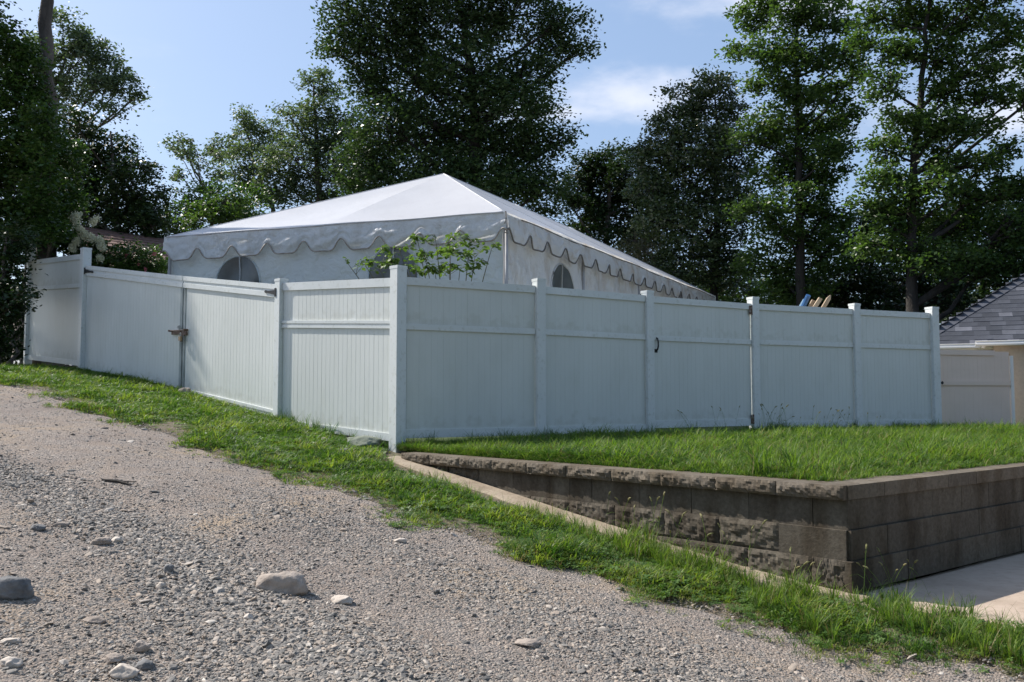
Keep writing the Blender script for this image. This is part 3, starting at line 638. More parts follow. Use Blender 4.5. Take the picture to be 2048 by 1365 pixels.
# double gate leaves
def leaf(A, B, zb0, zb1, zt0, zt1, label, hinge_end, hinges, n):
    fr = Frame(A, B); L = fr.L; top = lin(zt0, zt1, L); bot = lin(zb0, zb1, L)
    gt = thing('gate_leaf', fr.p(L*hinge_end, 0, bot(L*hinge_end)), label, 'gate')
    a0, a1 = (0.085, L-0.018) if hinge_end == 0 else (0.018, L-0.085)
    rail(gt, fr, a0, a1, lambda a: top(a)-0.175, top, stepped=True, d=.036)
    rail(gt, fr, a0, a1, lambda a: bot(a), lambda a: bot(a)+0.115, name='bottom_rail', stepped=True, d=.034)
    b0, b1 = (a0+.002, a1-.060) if hinge_end == 0 else (a0+.060, a1-.002)
    boards(gt, fr, b0, b1, -0.012, 0.010, lambda a: bot(a)+0.113, lambda a: top(a)-0.173, 0.168, gap=0.0006, gr=0.0020)
    mb = MB()
    s0, s1 = (a1-.058, a1) if hinge_end == 0 else (a0, a0+.058)
    fr.slab(mb, s0, s1, -0.025, 0.020, lambda a: bot(a)+0.117, lambda a: top(a)-0.177); mb.build('stile', M['stile'], gt, origin=fr.p(s0, 0, bot(s0)))
    for (hz0, hh) in hinges:
        mb = MB(); sgn = 1 if hinge_end == 0 else -1; x0 = a0-0.02 if hinge_end == 0 else a1+0.02
        zc = (top(x0)-hz0) if hz0 > 0 else (bot(x0)-hz0)
        sl = lambda a: (top(a)-top(x0))
        def H(aa, d, z): return fr.p(x0+sgn*aa, d, z+sl(x0+sgn*aa))
        prof = [(0.0, .034), (0.20, 0.012), (0.225, 0.016), (0.245, 0.020), (0.262, 0.012), (0.275, 0.0)]
        vs = []; 
        for d in (0.036, 0.046):
            vs += [H(a, d, zc+h) for a, h in prof] + [H(a, d, zc-h) for a, h in prof[::-1][1:]]
        m_ = len(vs)//2
        mb.add(vs, [tuple(range(m_)), tuple(range(2*m_-1, m_-1, -1))]+[(k, m_+k, m_+(k+1) % m_, (k+1) % m_) for k in range(m_)])
        mb.tube([H(-0.004, 0.05, zc-0.055), H(-0.004, 0.05, zc+0.055)], 0.011, 8)
        lo, hi = sorted((x0-sgn*0.045, x0-sgn*0.010)); fr.slab(mb, lo, hi, 0.060, 0.072, zc-0.055, zc+0.055)
        mb.build('hinge', M['black_iron'], gt, origin=H(0, .04, zc))
    return gt, fr, top, bot
zb = {'L1': at(168, 748, LP['L1'].y).z, 'mid': at(372, 791, LP['mid'].y).z, 'L2': at(552, 840, LP['L2'].y).z}
zt = {'L1': at(172, 531, LP['L1'].y).z, 'mid': at(372, 553, LP['mid'].y).z, 'L2': at(558, 570, LP['L2'].y).z}
gl, frl, topl, botl = leaf(Lx['L1'], Lx['mid'], zb['L1'], zb['mid'], zt['L1'], zt['mid'], 'left leaf of the white double gate, its hinge side dimmed by tree shade', 0, [(0.10, 0), (-0.02, 0)], 14)
gr, frr, topr, botr = leaf(Lx['mid'], Lx['L2'], zb['mid'], zb['L2'], zt['mid'], zt['L2'], 'right leaf of the white double gate in full sun, hinged near the ribbed fence panel', 1, [(0.11, 0)], 14)
# latch
zl = at(366, 662, LP['mid'].y).z
mb = MB(); frl.slab(mb, frl.L-0.25, frl.L-0.02, 0.028, 0.050, zl-0.052, zl-0.006); mb.tube([frl.p(frl.L-0.27, 0.065, zl+0.006), frl.p(frl.L-0.005, 0.065, zl+0.002)], 0.010, 8)
mb.tube([frl.p(frl.L-0.27, 0.02, zl+0.006), frl.p(frl.L-0.27, 0.085, zl+0.006)], 0.016, 8); mb.build('latch_bar', M['rust'], gl, origin=frl.p(frl.L-.25, .03, zl))
mb = MB(); frr.slab(mb, 0.02, 0.17, 0.028, 0.050, zl-0.075, zl-0.008); mb.tube([frr.p(0.01, 0.065, zl), frr.p(0.165, 0.065, zl+0.004)], 0.010, 8); mb.tube([frr.p(0.16, 0.02, zl+0.004), frr.p(0.16, 0.085, zl+0.004)], 0.016, 8)
frr.slab(mb, 0.03, 0.075, 0.051, 0.075, zl-0.17, zl-0.078)
mb.build('latch_plate', M['rust'], gr, origin=frr.p(.02, .03, zl))
pk = thing('padlock', frr.p(0.05, 0.09, zl-0.12), 'worn brass padlock hanging from the rusty latch where the gate leaves meet', 'padlock')
mb = MB(); frr.slab(mb, 0.045, 0.105, 0.078, 0.105, zl-0.155, zl-0.095); 
M['brass'] = noise_mat('worn_brass', [(0.3, (0.20, 0.12, 0.05)), (0.7, (0.45, 0.32, 0.18))], scale=50, rough=0.4, spec=0.6)
mb.build('lock_body', M['brass'], pk)
mb = MB(); mb.tube([frr.p(0.055, 0.091, zl-0.095)]+[frr.p(0.075-0.022*math.cos(k*math.pi/6), 0.091, zl-0.062+0.022*math.sin(k*math.pi/6)) for k in range(7)]+[frr.p(0.097, 0.091, zl-0.095)], 0.0045, 6); mb.build('shackle', M['steel'], pk)
mb = MB(); 
for k in range(9):
    c = frl.p(frl.L-0.055+0.006*k, 0.055+0.008*(k % 2), zl+0.075-0.006*abs(k-4)-0.004*k); ax = random.uniform(0, 3)
    ring = [c + Vector((0.014*math.cos(q)*math.cos(ax), 0.010*math.sin(ax)*math.cos(q), 0.020*math.sin(q))) for q in np.linspace(0, 2*math.pi, 9)]
    mb.tube(ring, 0.0045, 5, caps=False)
tag(mb.build('chain', M['steel'], None, origin=frl.p(frl.L-.03, .05, zl+.05)), 'short knot of pale chain looped above the rusty gate latch', 'chain')

# far cream gate at the right end
A = Vector((RP[5].x+0.10, RP[5].y+0.25)); q = at(2019, 700, 15.3); B = Vector((q.x, q.y))
fr = Frame(A, B); cg = thing('cream_gate', fr.p(0, 0, EYE-1.0), 'cream white vinyl gate in shade, reflected pinkish light put into its colour, between the fence end post and the house', 'gate')
zt_ = at(1950, 702, 15.3).z; zb_ = EYE-0.98
rail(cg, fr, 0.02, fr.L-.36, zt_-0.09, zt_, mat=M['cream_bounce_vinyl']); rail(cg, fr, 0.02, fr.L-.03, zt_-0.60, zt_-0.52, name='middle_rail', mat=M['cream_bounce_vinyl']); rail(cg, fr, 0.02, fr.L-.03, zb_, zb_+.1, name='bottom_rail', mat=M['cream_bounce_vinyl'])
boards(cg, fr, 0.03, fr.L-.03, -.012, .010, zb_+.098, zt_-.598, 0.19, mat=M['cream_bounce_vinyl'], jitter=0.0005); boards(cg, fr, 0.03, fr.L-.36, -.012, .010, zt_-.522, zt_-.088, 0.19, mat=M['cream_bounce_vinyl'], jitter=0.0005)
boards(cg, fr, fr.L-.36, fr.L-.03, -.012, .010, zt_-.522, zt_-.02, 0.19, mat=M['cream_bounce_vinyl'], jitter=0.0005)
mb = MB(); hz = zt_-0.56; 
vs = [fr.p(a, d, hz+h) for d in (.03, .04) for a, h in ((0.02, .035), (.15, .016), (.17, .028), (.19, 0), (.17, -.028), (.15, -.016), (.02, -.035))]
mb.add(vs, [tuple(range(7)), tuple(range(13, 6, -1))]+[(k, 7+k, 7+(k+1) % 7, (k+1) % 7) for k in range(7)]); mb.build('hinge', M['black_iron'], cg, origin=fr.p(.02, .03, hz))
# post beside it, rusty/white
mb = MB(); p0 = at(2022, 868, 15.32)
fr.slab(mb, fr.L-0.02, fr.L+0.045, -0.02, 0.03, EYE-1.05, at(2022, 712, 15.3).z)
tag(mb.build('gate_post', M['gutter'], None, origin=fr.p(fr.L, 0, EYE-1.05)), 'thin white trim post between the cream gate and the arched house wall', 'post')

# poles leaning behind the fence
def pole_thing(name, px0, py0, px1, py1, d, r, mat, label):
    a = at(px1, py1, d); b = at(px0, py0, d+0.1); dirv = (a-b).normalized(); base = a - dirv*(a.z-1.15)/dirv.z
    mb = MB(); mb.tube([base, base.lerp(a, .5), a], [r, r, r*0.96], 8); return tag(mb.build(name, mat, None, origin=base), label, 'pole')
pole_thing('pole', 1607, 612, 1617, 591, 14.2, 0.042, M['blue'], 'dark blue pole end showing above the fence, beside the pale blue one')
pole_thing('pole', 1601, 614, 1609, 600, 14.35, 0.028, M['blue_pale'], 'pale blue pole end just left of the dark blue one above the fence')
def stake(px0, py0, px1, py1, d, w, label, pointed=False):
    a = at(px1, py1, d); b = at(px0, py0, d+0.05); dv = (a-b).normalized(); base = a - dv*(a.z-1.15)/dv.z
    side = Vector((dv.z, 0, -dv.x)).normalized()*w/2; dep = Vector((0, 1, 0))*w*0.4
    mb = MB(); tip = a if not pointed else a - dv*0.06
    mb.hexa([base-side-dep, base+side-dep, base+side+dep, base-side+dep, tip-side-dep, tip+side-dep, tip+side+dep, tip-side+dep])
    if pointed: mb.hexa([tip-side-dep, tip+side-dep, tip+side+dep, tip-side+dep, a-side*.2-dep*.5, a+side*.2-dep*.5, a+side*.2+dep*.5, a-side*.2+dep*.5])
    tag(mb.build('wooden_stake', M['wood'], None, origin=base), label, 'stake')
stake(1620, 614, 1627, 601, 14.3, 0.055, 'shortest of the three weathered wooden stakes above the fence, next to the blue pole')
stake(1630, 614, 1641, 597, 14.2, 0.060, 'middle one of the three weathered wooden stakes sticking up above the fence')
stake(1647, 615, 1661, 591, 14.3, 0.060, 'pointed weathered wooden stake leaning right above the fence, rightmost of three', True)

# ------------------------------------------------------------------ tent
tN = at(1010, 425, 13.3); ZE = tN.z
tL = atz(335, 474, ZE); tR = atz(1428, 592, ZE); tM = (tN+tL)/2
dx = (tR-tN); dx.z = 0; ul = dx.normalized(); tF = tL + dx
apA = at(887, 348, 17.0); apB = apA + ul*6.1
tent = thing('party_tent', ((tN+tF)/2).to_tuple()[:2]+(1.7,), 'large white frame party tent with scalloped valance and arched windows behind the fence', 'tent')
def tri_patch(mb, a, b, c, sag, n=14, seed=0):
    nrm = (b-a).cross(c-a).normalized()
    if nrm.z < 0: nrm = -nrm
    idx = {}
    vs = []
    for i in range(n+1):
        for j in range(n+1-i):
            u = i/n; v = j/n; w = 1-u-v; p = a*w+b*u+c*v
            k = 27*u*v*w; p = p - nrm*sag*k
            idx[(i, j)] = len(vs); vs.append(p)
    fs = []
    for i in range(n):
        for j in range(n-i):
            fs.append((idx[(i, j)], idx[(i+1, j)], idx[(i, j+1)]))
            if j < n-i-1: fs.append((idx[(i+1, j)], idx[(i+1, j+1)], idx[(i, j+1)]))
    mb.add(vs, fs)
def quad_patch(mb, a, b, c, d, sag, n=10):
    nrm = (b-a).cross(d-a).normalized(); nrm = -nrm if nrm.z < 0 else nrm; vs = []
    for i in range(n+1):
        for j in range(n+1):
            u = i/n; v = j/n; p = (a*(1-u)+b*u)*(1-v)+(d*(1-u)+c*u)*v
            vs.append(p - nrm*sag*16*u*v*(1-u)*(1-v))
    mb.add(vs, [(i*(n+1)+j, (i+1)*(n+1)+j, (i+1)*(n+1)+j+1, i*(n+1)+j+1) for i in range(n) for j in range(n)])
def rnd_peak(p): return p
for name_, faces in (('roof_end', [(tL, tM, apA), (tM, tN, apA)]), ('roof_end', [(tF, (tF+tR)/2, apB), ((tF+tR)/2, tR, apB)])):
    mb = MB()
    for f in faces: tri_patch(mb, *f, sag=0.05)
    mb.build(name_, M['roof_fabric'], tent, smooth=True)
for (e0, e1) in ((tN, tR), (tL, tF)):
    mb = MB(); q1 = e0.lerp(e1, .25); q3 = e0.lerp(e1, .75); q2 = e0.lerp(e1, .5); am = apA.lerp(apB, .5)
    tri_patch(mb, e0, q1, apA, 0.05); quad_patch(mb, q1, q2, am, apA, 0.05); quad_patch(mb, q2, q3, apB, am, 0.05); tri_patch(mb, q3, e1, apB, 0.05)
    mb.build('roof_side', M['roof_fabric'], tent, smooth=True)

def scal(s, P):   # extra drop at s metres along: broad lobes, pointed notches
    f = ((s/P+.5) % 1.0)-.5; return 1-math.exp(-(abs(f)/0.155)**2.2)
def valance(A, B, P, mat, bmat, seed, amp=1.0, nm=0.0):
    fr = Frame((A.x, A.y), (B.x, B.y)); L = fr.L; n = round(L/P); P = L/n; K = 24; rows = 12
    out_ = 0.03; vs = []; low = []
    for i in range(n*K+1):
        s = -0.045+(L+0.09)*i/(n*K); drop = 0.25 + 0.185*scal(s, P) + 0.012*mnoise.noise(Vector((s*.8, seed, 0)))
        for j in range(rows+1):
            v = j/rows
            wr = 0.035*mnoise.noise(Vector((s*1.1+seed, v*1.3, seed)))*v + 0.040*mnoise.noise(Vector((s*3.6-v*2.6, v*2.6, seed+3)))*(0.35+v) + 0.010*mnoise.noise(Vector((s*9+v*4, v*6, seed+6)))
            fold = 0.030*math.exp(-((s-L*0.5)/0.10)**2)*v
            z = A.z - drop*v + 0.012*mnoise.noise(Vector((s*0.9, seed, 1.0)))
            flr = 0.028*v*math.sin(math.pi*min(1, drop*v/0.44))
            p = fr.p(s, out_+(wr+fold)*amp+flr*0.5+0.03*v, z); vs.append(p)
            if j == rows: low.append(p + Vector((fr.n.x, fr.n.y, 0))*0.006)
    fs = [(i*(rows+1)+j, i*(rows+1)+j+1, (i+1)*(rows+1)+j+1, (i+1)*(rows+1)+j) for i in range(n*K) for j in range(rows)]
    mb = MB(); mb.add(vs, fs); va = mb.build('valance', mat, tent, smooth=True)
    mb = MB(); mb.tube(low, 0.014 if bmat is M['mildew'] else 0.013, 5); mb.build('binding', bmat, va, smooth=True)
    return fr, va
frE, vE = valance(tN, tL, 0.72, M['valance'], M['binding'], 2.0)
frS, vS = valance(tN, tR, 0.70, M['valance_side'], M['mildew'], 5.0, amp=0.8)
valance(tL, tF, 0.70, M['valance'], M['binding'], 9.0); valance(tF, tR, 0.72, M['valance'], M['binding'], 11.0)
mb = MB(); mb.tube([frS.p(s, 0.036, ZE-0.03+0.02*math.sin(s*1.9)*math.sin(s*.7)-0.012) for s in np.linspace(0.5, frS.L-0.1, 60)], 0.010, 5); mb.build('seam', M['mildew'], tent)
mb = MB(); mb.tube([frE.p(s, 0.03, ZE-0.004+0.006*math.sin(s*3)) for s in np.linspace(0.02, frE.L-0.02, 60)], 0.016, 6); mb.build('eave_hem', M['roof_fabric'], tent, smooth=True)
for e0, e1 in ((tN, apA), (tL, apA), (tR, apB), (tN.lerp(tR, .25), apA), (tN.lerp(tR, .5), apA.lerp(apB, .5)), (tN.lerp(tR, .75), apB), (apA, apB)):
    mb = MB(); mb.tube([e0.lerp(e1, k/10)+Vector((0, 0, .004)) for k in range(11)], 0.006, 6); mb.build('roof_seam', M['seam_white'], tent, smooth=True)
def wall_off(s, z, seed):
    return 0.07*mnoise.noise(Vector((s*0.9, z*0.45, seed))) + 0.055*mnoise.noise(Vector((s*2.0+z*1.3, z*0.8, seed+4))) + 0.022*mnoise.noise(Vector((s*5-z*3, z*2, seed+8)))
def side_wall(A, B, mat, seed, wins, s0=0.06, back=False):
    fr = Frame((A.x, A.y), (B.x, B.y)); L = fr.L; nS = int(L/0.09); nZ = 30; zb0 = 1.15; vs = []
    for i in range(nS+1):
        for j in range(nZ+1):
            s = s0+(L-2*s0)*i/nS; z = zb0+(A.z-0.05-zb0)*j/nZ; vs.append(fr.p(s, (-0.06+wall_off(s, z, seed)), z))
    mb = MB(); mb.add(vs, [(i*(nZ+1)+j, (i+1)*(nZ+1)+j, (i+1)*(nZ+1)+j+1, i*(nZ+1)+j+1) for i in range(nS) for j in range(nZ)])
    w_ = mb.build('side_wall', mat, tent, smooth=True)
    for (sc, hw, ztop) in wins:
        vs = []; N = 16; rows = 12
        for i in range(N+1):
            u = -1+2*i/N; zt_ = ztop - hw*1.05*(1-math.sqrt(max(0, 1-u*u)))
            for j in range(rows+1):
                z = zt_ - j/rows*(zt_-(ztop-1.35)); s = sc+u*hw; vs.append(fr.p(s, -0.06+wall_off(s, z, seed)+0.014, z))
        mb = MB(); mb.add(vs, [(i*(rows+1)+j, i*(rows+1)+j+1, (i+1)*(rows+1)+j+1, (i+1)*(rows+1)+j) for i in range(N) for j in range(rows)])
        wn_ = mb.build('window', M['film'], w_, smooth=True)
        mb = MB(); hem = [(sc-hw, ztop-1.35)]+[(sc+hw*math.cos(math.pi*(1-k/18)), ztop-hw*1.05*(1-math.sin(math.pi*k/18))) for k in range(19)]+[(sc+hw, ztop-1.35)]
        mb.tube([fr.p(s, -0.06+wall_off(s, z, seed)+0.016, z) for s, z in hem], 0.013, 5); mb.build('window_hem', mat, w_, smooth=True)
        mb = MB()
        pts = [(sc, z) for z in np.linspace(ztop-1.35, ztop, 14)]
        mb.tube([fr.p(s, -0.06+wall_off(s, z, seed)+0.022, z) for s, z in pts], 0.014, 6)
        for zz in (ztop-0.62,):
            mb.tube([fr.p(s, -0.06+wall_off(s, zz, seed)+0.022, zz) for s in np.linspace(sc-hw, sc+hw, 9)], 0.012, 6)
        mb.build('mullion', M['valance'], w_, smooth=True)
    return fr
def s_on(fr, px, z=None):   # metres along a frame seen at photo column px
    v = ray(px, 560); best = min(np.linspace(0, fr.L, 2000), key=lambda s: abs((fr.p(s, 0, 0).x)/(fr.p(s, 0, 0).y) - v.x/v.y)); return best
fE = Frame((tN.x, tN.y), (tL.x, tL.y)); fS = Frame((tN.x, tN.y), (tR.x, tR.y))
sw = s_on(fE, 474); s2 = s_on(fE, 785); zwt = at(474, 512, fE.p(sw, 0, 0).y).z
side_wall(tN, tL, M['wall_fabric'], 1.0, [(sw, 0.44, zwt), (s2, 0.44, zwt)])
sa = s_on(fS, 1130); sb = s_on(fS, 1290); sc_ = s_on(fS, 1375)
zwa = at(1130, 528, fS.p(sa, 0, 0).y).z; 
side_wall(tN, tR, M['wall_side'], 6.0, [(sa, 0.46, zwa), (sb, 0.46, zwa), (sc_, 0.46, zwa)])
side_wall(tL, tF, M['wall_fabric'], 3.0, []); side_wall(tF, tR, M['wall_fabric'], 4.0, [])
for p in (tN, tL, tR, tF, tN.lerp(tR, .25), tN.lerp(tR, .5), tN.lerp(tR, .75)):
    inn = (((tN+tF)/2)-p); inn.z = 0; inn = inn.normalized()*(0.05 if p is not tN else -0.02)
    if p is tN: inn = Vector((0.02, 0.05, 0))
    mb = MB(); mb.tube([Vector((p.x+inn.x, p.y+inn.y, 1.1)), Vector((p.x+inn.x, p.y+inn.y, p.z-0.05))], 0.028, 10); mb.build('pole', M['pole'], tent, smooth=True)
mb = MB(); mb.tube([tN+Vector((0.01, -0.07, 0.0)), tN+Vector((0.02, -0.09, -0.10)), tN+Vector((-0.005, -0.085, -0.19))], 0.011, 5); mb.tube([tN+Vector((-0.01, -0.09, -0.32)), tN+Vector((0.05, -0.08, -0.34))], 0.008, 5)
mb.build('tie_strap', M['mildew'], tent)

# ------------------------------------------------------------------ house at the right edge
he = at(1880, 690, 17.0); ZEV = he.z
hc = Vector((7.62, 17.0)); hdir = Vector((0.907, -0.42)).normalized(); hback = Vector((0.42, 0.907)).normalized()
house = thing('house', (hc.x+3, hc.y+1, 0.6), 'cream stucco house with grey shingle hip roof at the right edge', 'house')
def H3(a, b, z): q = hc + hdir*a + hback*b; return Vector((q.x, q.y, z))
def hbox(mb, a0, a1, b0, b1, z0, z1): mb.hexa([H3(a0, b0, z0), H3(a1, b0, z0), H3(a1, b1, z0), H3(a0, b1, z0), H3(a0, b0, z1), H3(a1, b0, z1), H3(a1, b1, z1), H3(a0, b1, z1)])
W_ = 9.0; D_ = 12.0; hr = 4.5; rise = 0.70; oh = 0.0
mb = MB(); z0 = ZEV-0.02
mb.add([H3(0, 0, z0), H3(W_, 0, z0), H3(W_, D_, z0), H3(0, D_, z0), H3(hr, hr, z0+rise*hr), H3(hr, D_-hr, z0+rise*hr)],
       [(0, 1, 4), (1, 2, 5, 4), (2, 3, 5), (3, 0, 4, 5), (3, 2, 1, 0)])
roof = mb.build('roof', noise_mat('roof_underlay', [(0, (0.07, 0.07, 0.08)), (1, (0.09, 0.09, 0.1))]), house)
sl = math.atan(rise); n_sh = 0; extra = MB()
course = 0
while course < 26:
    b = course*0.135; a_lo = b+.05; a_hi = W_-b; shift = (course*0.37 % 1)*0.33; a = a_lo-shift
    while a < a_hi:
        w = random.uniform(.16, .34); a0_, a1_ = max(a, a_lo), min(a+w, a_hi)
        if a1_-a0_ > 0.05:
            lift = random.uniform(0.006, 0.014); b1 = b+0.17
            zz = lambda bb: z0+rise*bb
            vs = [H3(a0_, b-0.02, zz(b-.02)+0.006), H3(a1_-.002, b-0.02, zz(b-.02)+0.006), H3(a1_-.002, b-0.02, zz(b-.02)+lift+.006), H3(a0_, b-0.02, zz(b-.02)+lift+.006),
                  H3(a0_+.0, b1, zz(b1)+0.004), H3(a1_-.002, b1, zz(b1)+0.004)]
            fsx = [(0, 1, 2, 3), (3, 2, 5, 4), (0, 3, 4), (1, 5, 2)]
            px = 1024+F*vs[0].x/vs[0].y
            if px < 2120 and n_sh < 290:
                mm = MB(); mm.add(vs, fsx); mm.build('shingle', M['shingle'], roof, origin=vs[0]); n_sh += 1
            else: extra.add(vs, fsx)
        a += w
    course += 1
ex = extra.build('shingle_field', M['shingle'], roof); ex['kind'] = 'stuff'
# left roof slope courses and hip caps
exl = MB()
for c_ in range(26):
    b = c_*0.135
    exl.add([H3(b-.02, b, z0+rise*b+.006), H3(b-.02, D_-b, z0+rise*b+.006), H3(b-.02, D_-b, z0+rise*b+.024), H3(b-.02, b, z0+rise*b+.024), H3(b+.17, b, z0+rise*(b+.17)+.004), H3(b+.17, D_-b, z0+rise*(b+.17)+.004)], [(0, 1, 2, 3), (3, 2, 5, 4)])
x_ = exl.build('shingle_course', M['shingle'], roof); x_['kind'] = 'stuff'
hcap = MB()
for k in range(30):
    t0 = k*0.15; t1 = t0+0.2
    if t1 > hr: break
    P0, P1 = H3(t0, t0, z0+rise*t0+.035), H3(t1, t1, z0+rise*t1+.022)
    Lf0, Lf1 = H3(t0-.12, t0+.12, z0+rise*(t0-.12)+.03), H3(t1-.12, t1+.12, z0+rise*(t1-.12)+.02)
    Rt0, Rt1 = H3(t0+.12, t0-.12, z0+rise*(t0-.12)+.03), H3(t1+.12, t1-.12, z0+rise*(t1-.12)+.02)
    hcap.add([Lf0, P0, Rt0, Lf1, P1, Rt1], [(0, 1, 4, 3), (1, 2, 5, 4)])
hcap.build('hip_cap', M['shingle'], roof)
# walls, fascia, gutters
mb = MB(); hbox(mb, 0.45, W_-.45, 0.45, D_-.45, 0.2, ZEV-0.05); mb.build('wall', M['stucco'], house)
mb = MB(); hbox(mb, 0.02, W_, -0.012, 0.02, ZEV-0.12, ZEV-0.022); mb.build('fascia', M['gutter'], house)
def gutter(a0, a1, b, z, name):
    mb = MB(); prof = [(-.0, 0), (-.10, 0), (-.115, .01), (-.115, .035), (-.10, .07), (-.11, .085), (-.105, .09), (-.095, .085), (-.095, .02), (0, .012)]
    vs = [H3(a0, b+x, z+y) for x, y in prof]+[H3(a1, b+x, z+y) for x, y in prof]; n = len(prof)
    mb.add(vs, [tuple(range(n)), tuple(range(2*n-1, n-1, -1))]+[(k, n+k, n+(k+1) % n, (k+1) % n) for k in range(n)]); return mb.build(name, M['gutter'], house)
gutter(0.05, 1.5, -0.015, ZEV-0.10, 'gutter')
# porch in front, with its own gutter and an arched opening
pg0 = at(1950, 688, 15.9); 
def inv(p): d_ = Vector((p.x, p.y))-hc; return d_.dot(hdir), d_.dot(hback)
pa, pb = inv(pg0); zpg = at(2000, 692, 15.9).z
gutter(pa, pa+6, pb, zpg-0.01, 'porch_gutter')
mb = MB(); hbox(mb, pa+0.1, pa+6, pb+0.0, 0.3, zpg+0.03, zpg+0.075); mb.build('porch_roof_edge', M['shingle'], house)
mb = MB(); mb.tube([H3(pa+.12, pb-.05, zpg-.01), H3(pa+.12, pb-.05, zpg-.05)], [0.045, 0.03], 10); mb.build('downspout_outlet', M['gutter'], house)
# arched porch wall: outline polygon extruded
ac, ab = inv(at(2024, 700, 15.6)); a_r = ac+2.4
mb = MB(); N = 20; arch = []
zs = at(2030, 745, 15.6).z; zc_top = at(2075, 700, 15.6).z - 0.10
outer_top = zpg+0.02; wl_ = pa+0.22
pts_in = []
xa0 = ac+0.04+0.16; xa1 = xa0+2.3; 
for k in range(N+1):
    th = math.pi*(1-k/N); pts_in.append(((xa0+xa1)/2+math.cos(th)*(xa1-xa0)/2, zs+0.0+math.sin(th)*(zpg-0.12-zs)))
bfr = pb+0.12
# top fill strips
for k in range(N):
    (x0, z0_), (x1, z1_) = pts_in[k], pts_in[k+1]
    mb.hexa([H3(x0, bfr, z0_), H3(x1, bfr, z1_), H3(x1, bfr+.25, z1_), H3(x0, bfr+.25, z0_), H3(x0, bfr, outer_top), H3(x1, bfr, outer_top), H3(x1, bfr+.25, outer_top), H3(x0, bfr+.25, outer_top)])
hbox(mb, ac-0.02, xa0, bfr, bfr+.25, 0.3, outer_top)
hbox(mb, xa1, xa1+.4, bfr, bfr+.25, 0.3, outer_top)
hbox(mb, pa+.3, ac-.02, bfr, bfr+.25, zpg-.16, outer_top)
mb.build('arched_wall', M['stucco'], house)

# brown roof far left
bh = thing('brown_roofed_shed', at(260, 560, 24), 'low outbuilding with a red brown shingle roof behind the flowering bush on the left', 'shed')
a = at(175, 462, 22.0); b = at(345, 500, 22.0); e0 = at(165, 530, 20.5); e1 = at(360, 545, 20.5); rb = at(200, 455, 23); 
r0 = at(150, 452, 24.5); r1 = at(345, 480, 24.5)
mb = MB(); nrow = 12
for k in range(nrow):
    t0 = k/nrow; t1 = (k+1.25)/nrow
    p0, p1 = e0.lerp(r0, t0), e1.lerp(r1, t0); q0, q1 = e0.lerp(r0, min(t1, 1)), e1.lerp(r1, min(t1, 1)); up = Vector((0, 0, .03))
    mb.add([p0, p1, p1+up, p0+up, q0+up*.2, q1+up*.2], [(0, 1, 2, 3), (3, 2, 5, 4)])
mb.build('roof', M['roof_red'], bh)
mb = MB(); f0, f1, f2, f3 = [Vector(p) for p in (e0, e1, e1+Vector((0, 8, 0)), e0+Vector((0, 8, 0)))]
mb.hexa([Vector((p.x, p.y+.3, 1.6)) for p in (f0, f1, f2, f3)]+[p+Vector((0, .3, -.02)) for p in (f0, f1, f2, f3)]); mb.build('wall', M['stucco'], bh)
mb = MB(); br1 = e0+Vector((0, 8.3, 0)); br2 = e1+Vector((0, 8.3, 0)); mb.add([r0, r1, br2, br1], [(0, 1, 2, 3)]); mb.build('rear_roof', M['roof_red'], bh)

# ------------------------------------------------------------------ foliage
def leaves(C, size, tiltv, droop=0.2, wide=0.55, r=rng):
    """C: Nx3 centres -> folded rhombus leaves"""
    n = len(C); a = r.uniform(0, 2*np.pi, n); sz = size*r.uniform(0.65, 1.3, n)
    nrm = np.stack([r.normal(0, tiltv, n), r.normal(0, tiltv, n), np.ones(n)], 1); nrm /= np.linalg.norm(nrm, axis=1)[:, None]
    d = np.stack([np.cos(a), np.sin(a), -droop+r.normal(0, .25, n)], 1); d -= nrm*(d*nrm).sum(1)[:, None]; d /= np.linalg.norm(d, axis=1)[:, None]
    s = np.cross(nrm, d); h = sz[:, None]
    v0 = C - d*h*0.5; v2 = C + d*h*0.5; bend = nrm*h*0.12*r.uniform(-0.4, 1, n)[:, None]
    v1 = C + s*h*wide*0.5 + d*h*0.05 + bend; v3 = C - s*h*wide*0.5 + d*h*0.05 + bend
    V = np.stack([v0, v1, v2, v3], 1).reshape(-1, 3)
    return V, np.arange(4*n).reshape(n, 4)
def crown_points(clumps, n, spray, r=rng, fill=0.45, flat=0.45):
    w = np.array([(c[3]*c[4]*c[5])**(2/3) for c in clumps]); w /= w.sum(); out_ = []; tones = []; cents = []
    for c, wi in zip(clumps, w):
        k = int(n*wi); ns = max(4, int(k/38))
        u = r.normal(size=(ns, 3)); u /= np.linalg.norm(u, axis=1)[:, None]; rad = r.uniform(fill**3, 1, ns)**(1/3)
        sc = u*rad[:, None]*np.array(c[3:6]) + np.array(c[:3]); sprS = spray*r.uniform(0.6, 1.4, ns); st = np.clip(r.normal(.5, .22, ns), 0, 1)
        idx = r.integers(0, ns, k)
        off = np.clip(r.normal(size=(k, 3)), -1.9, 1.9)*np.array([1, 1, flat])*sprS[idx][:, None]*0.5
        out_.append(sc[idx]+off); tones.append(np.clip(st[idx]+r.normal(0, .16, k), 0, 1)); cents.append(sc)
    return np.concatenate(out_), np.concatenate(tones), cents
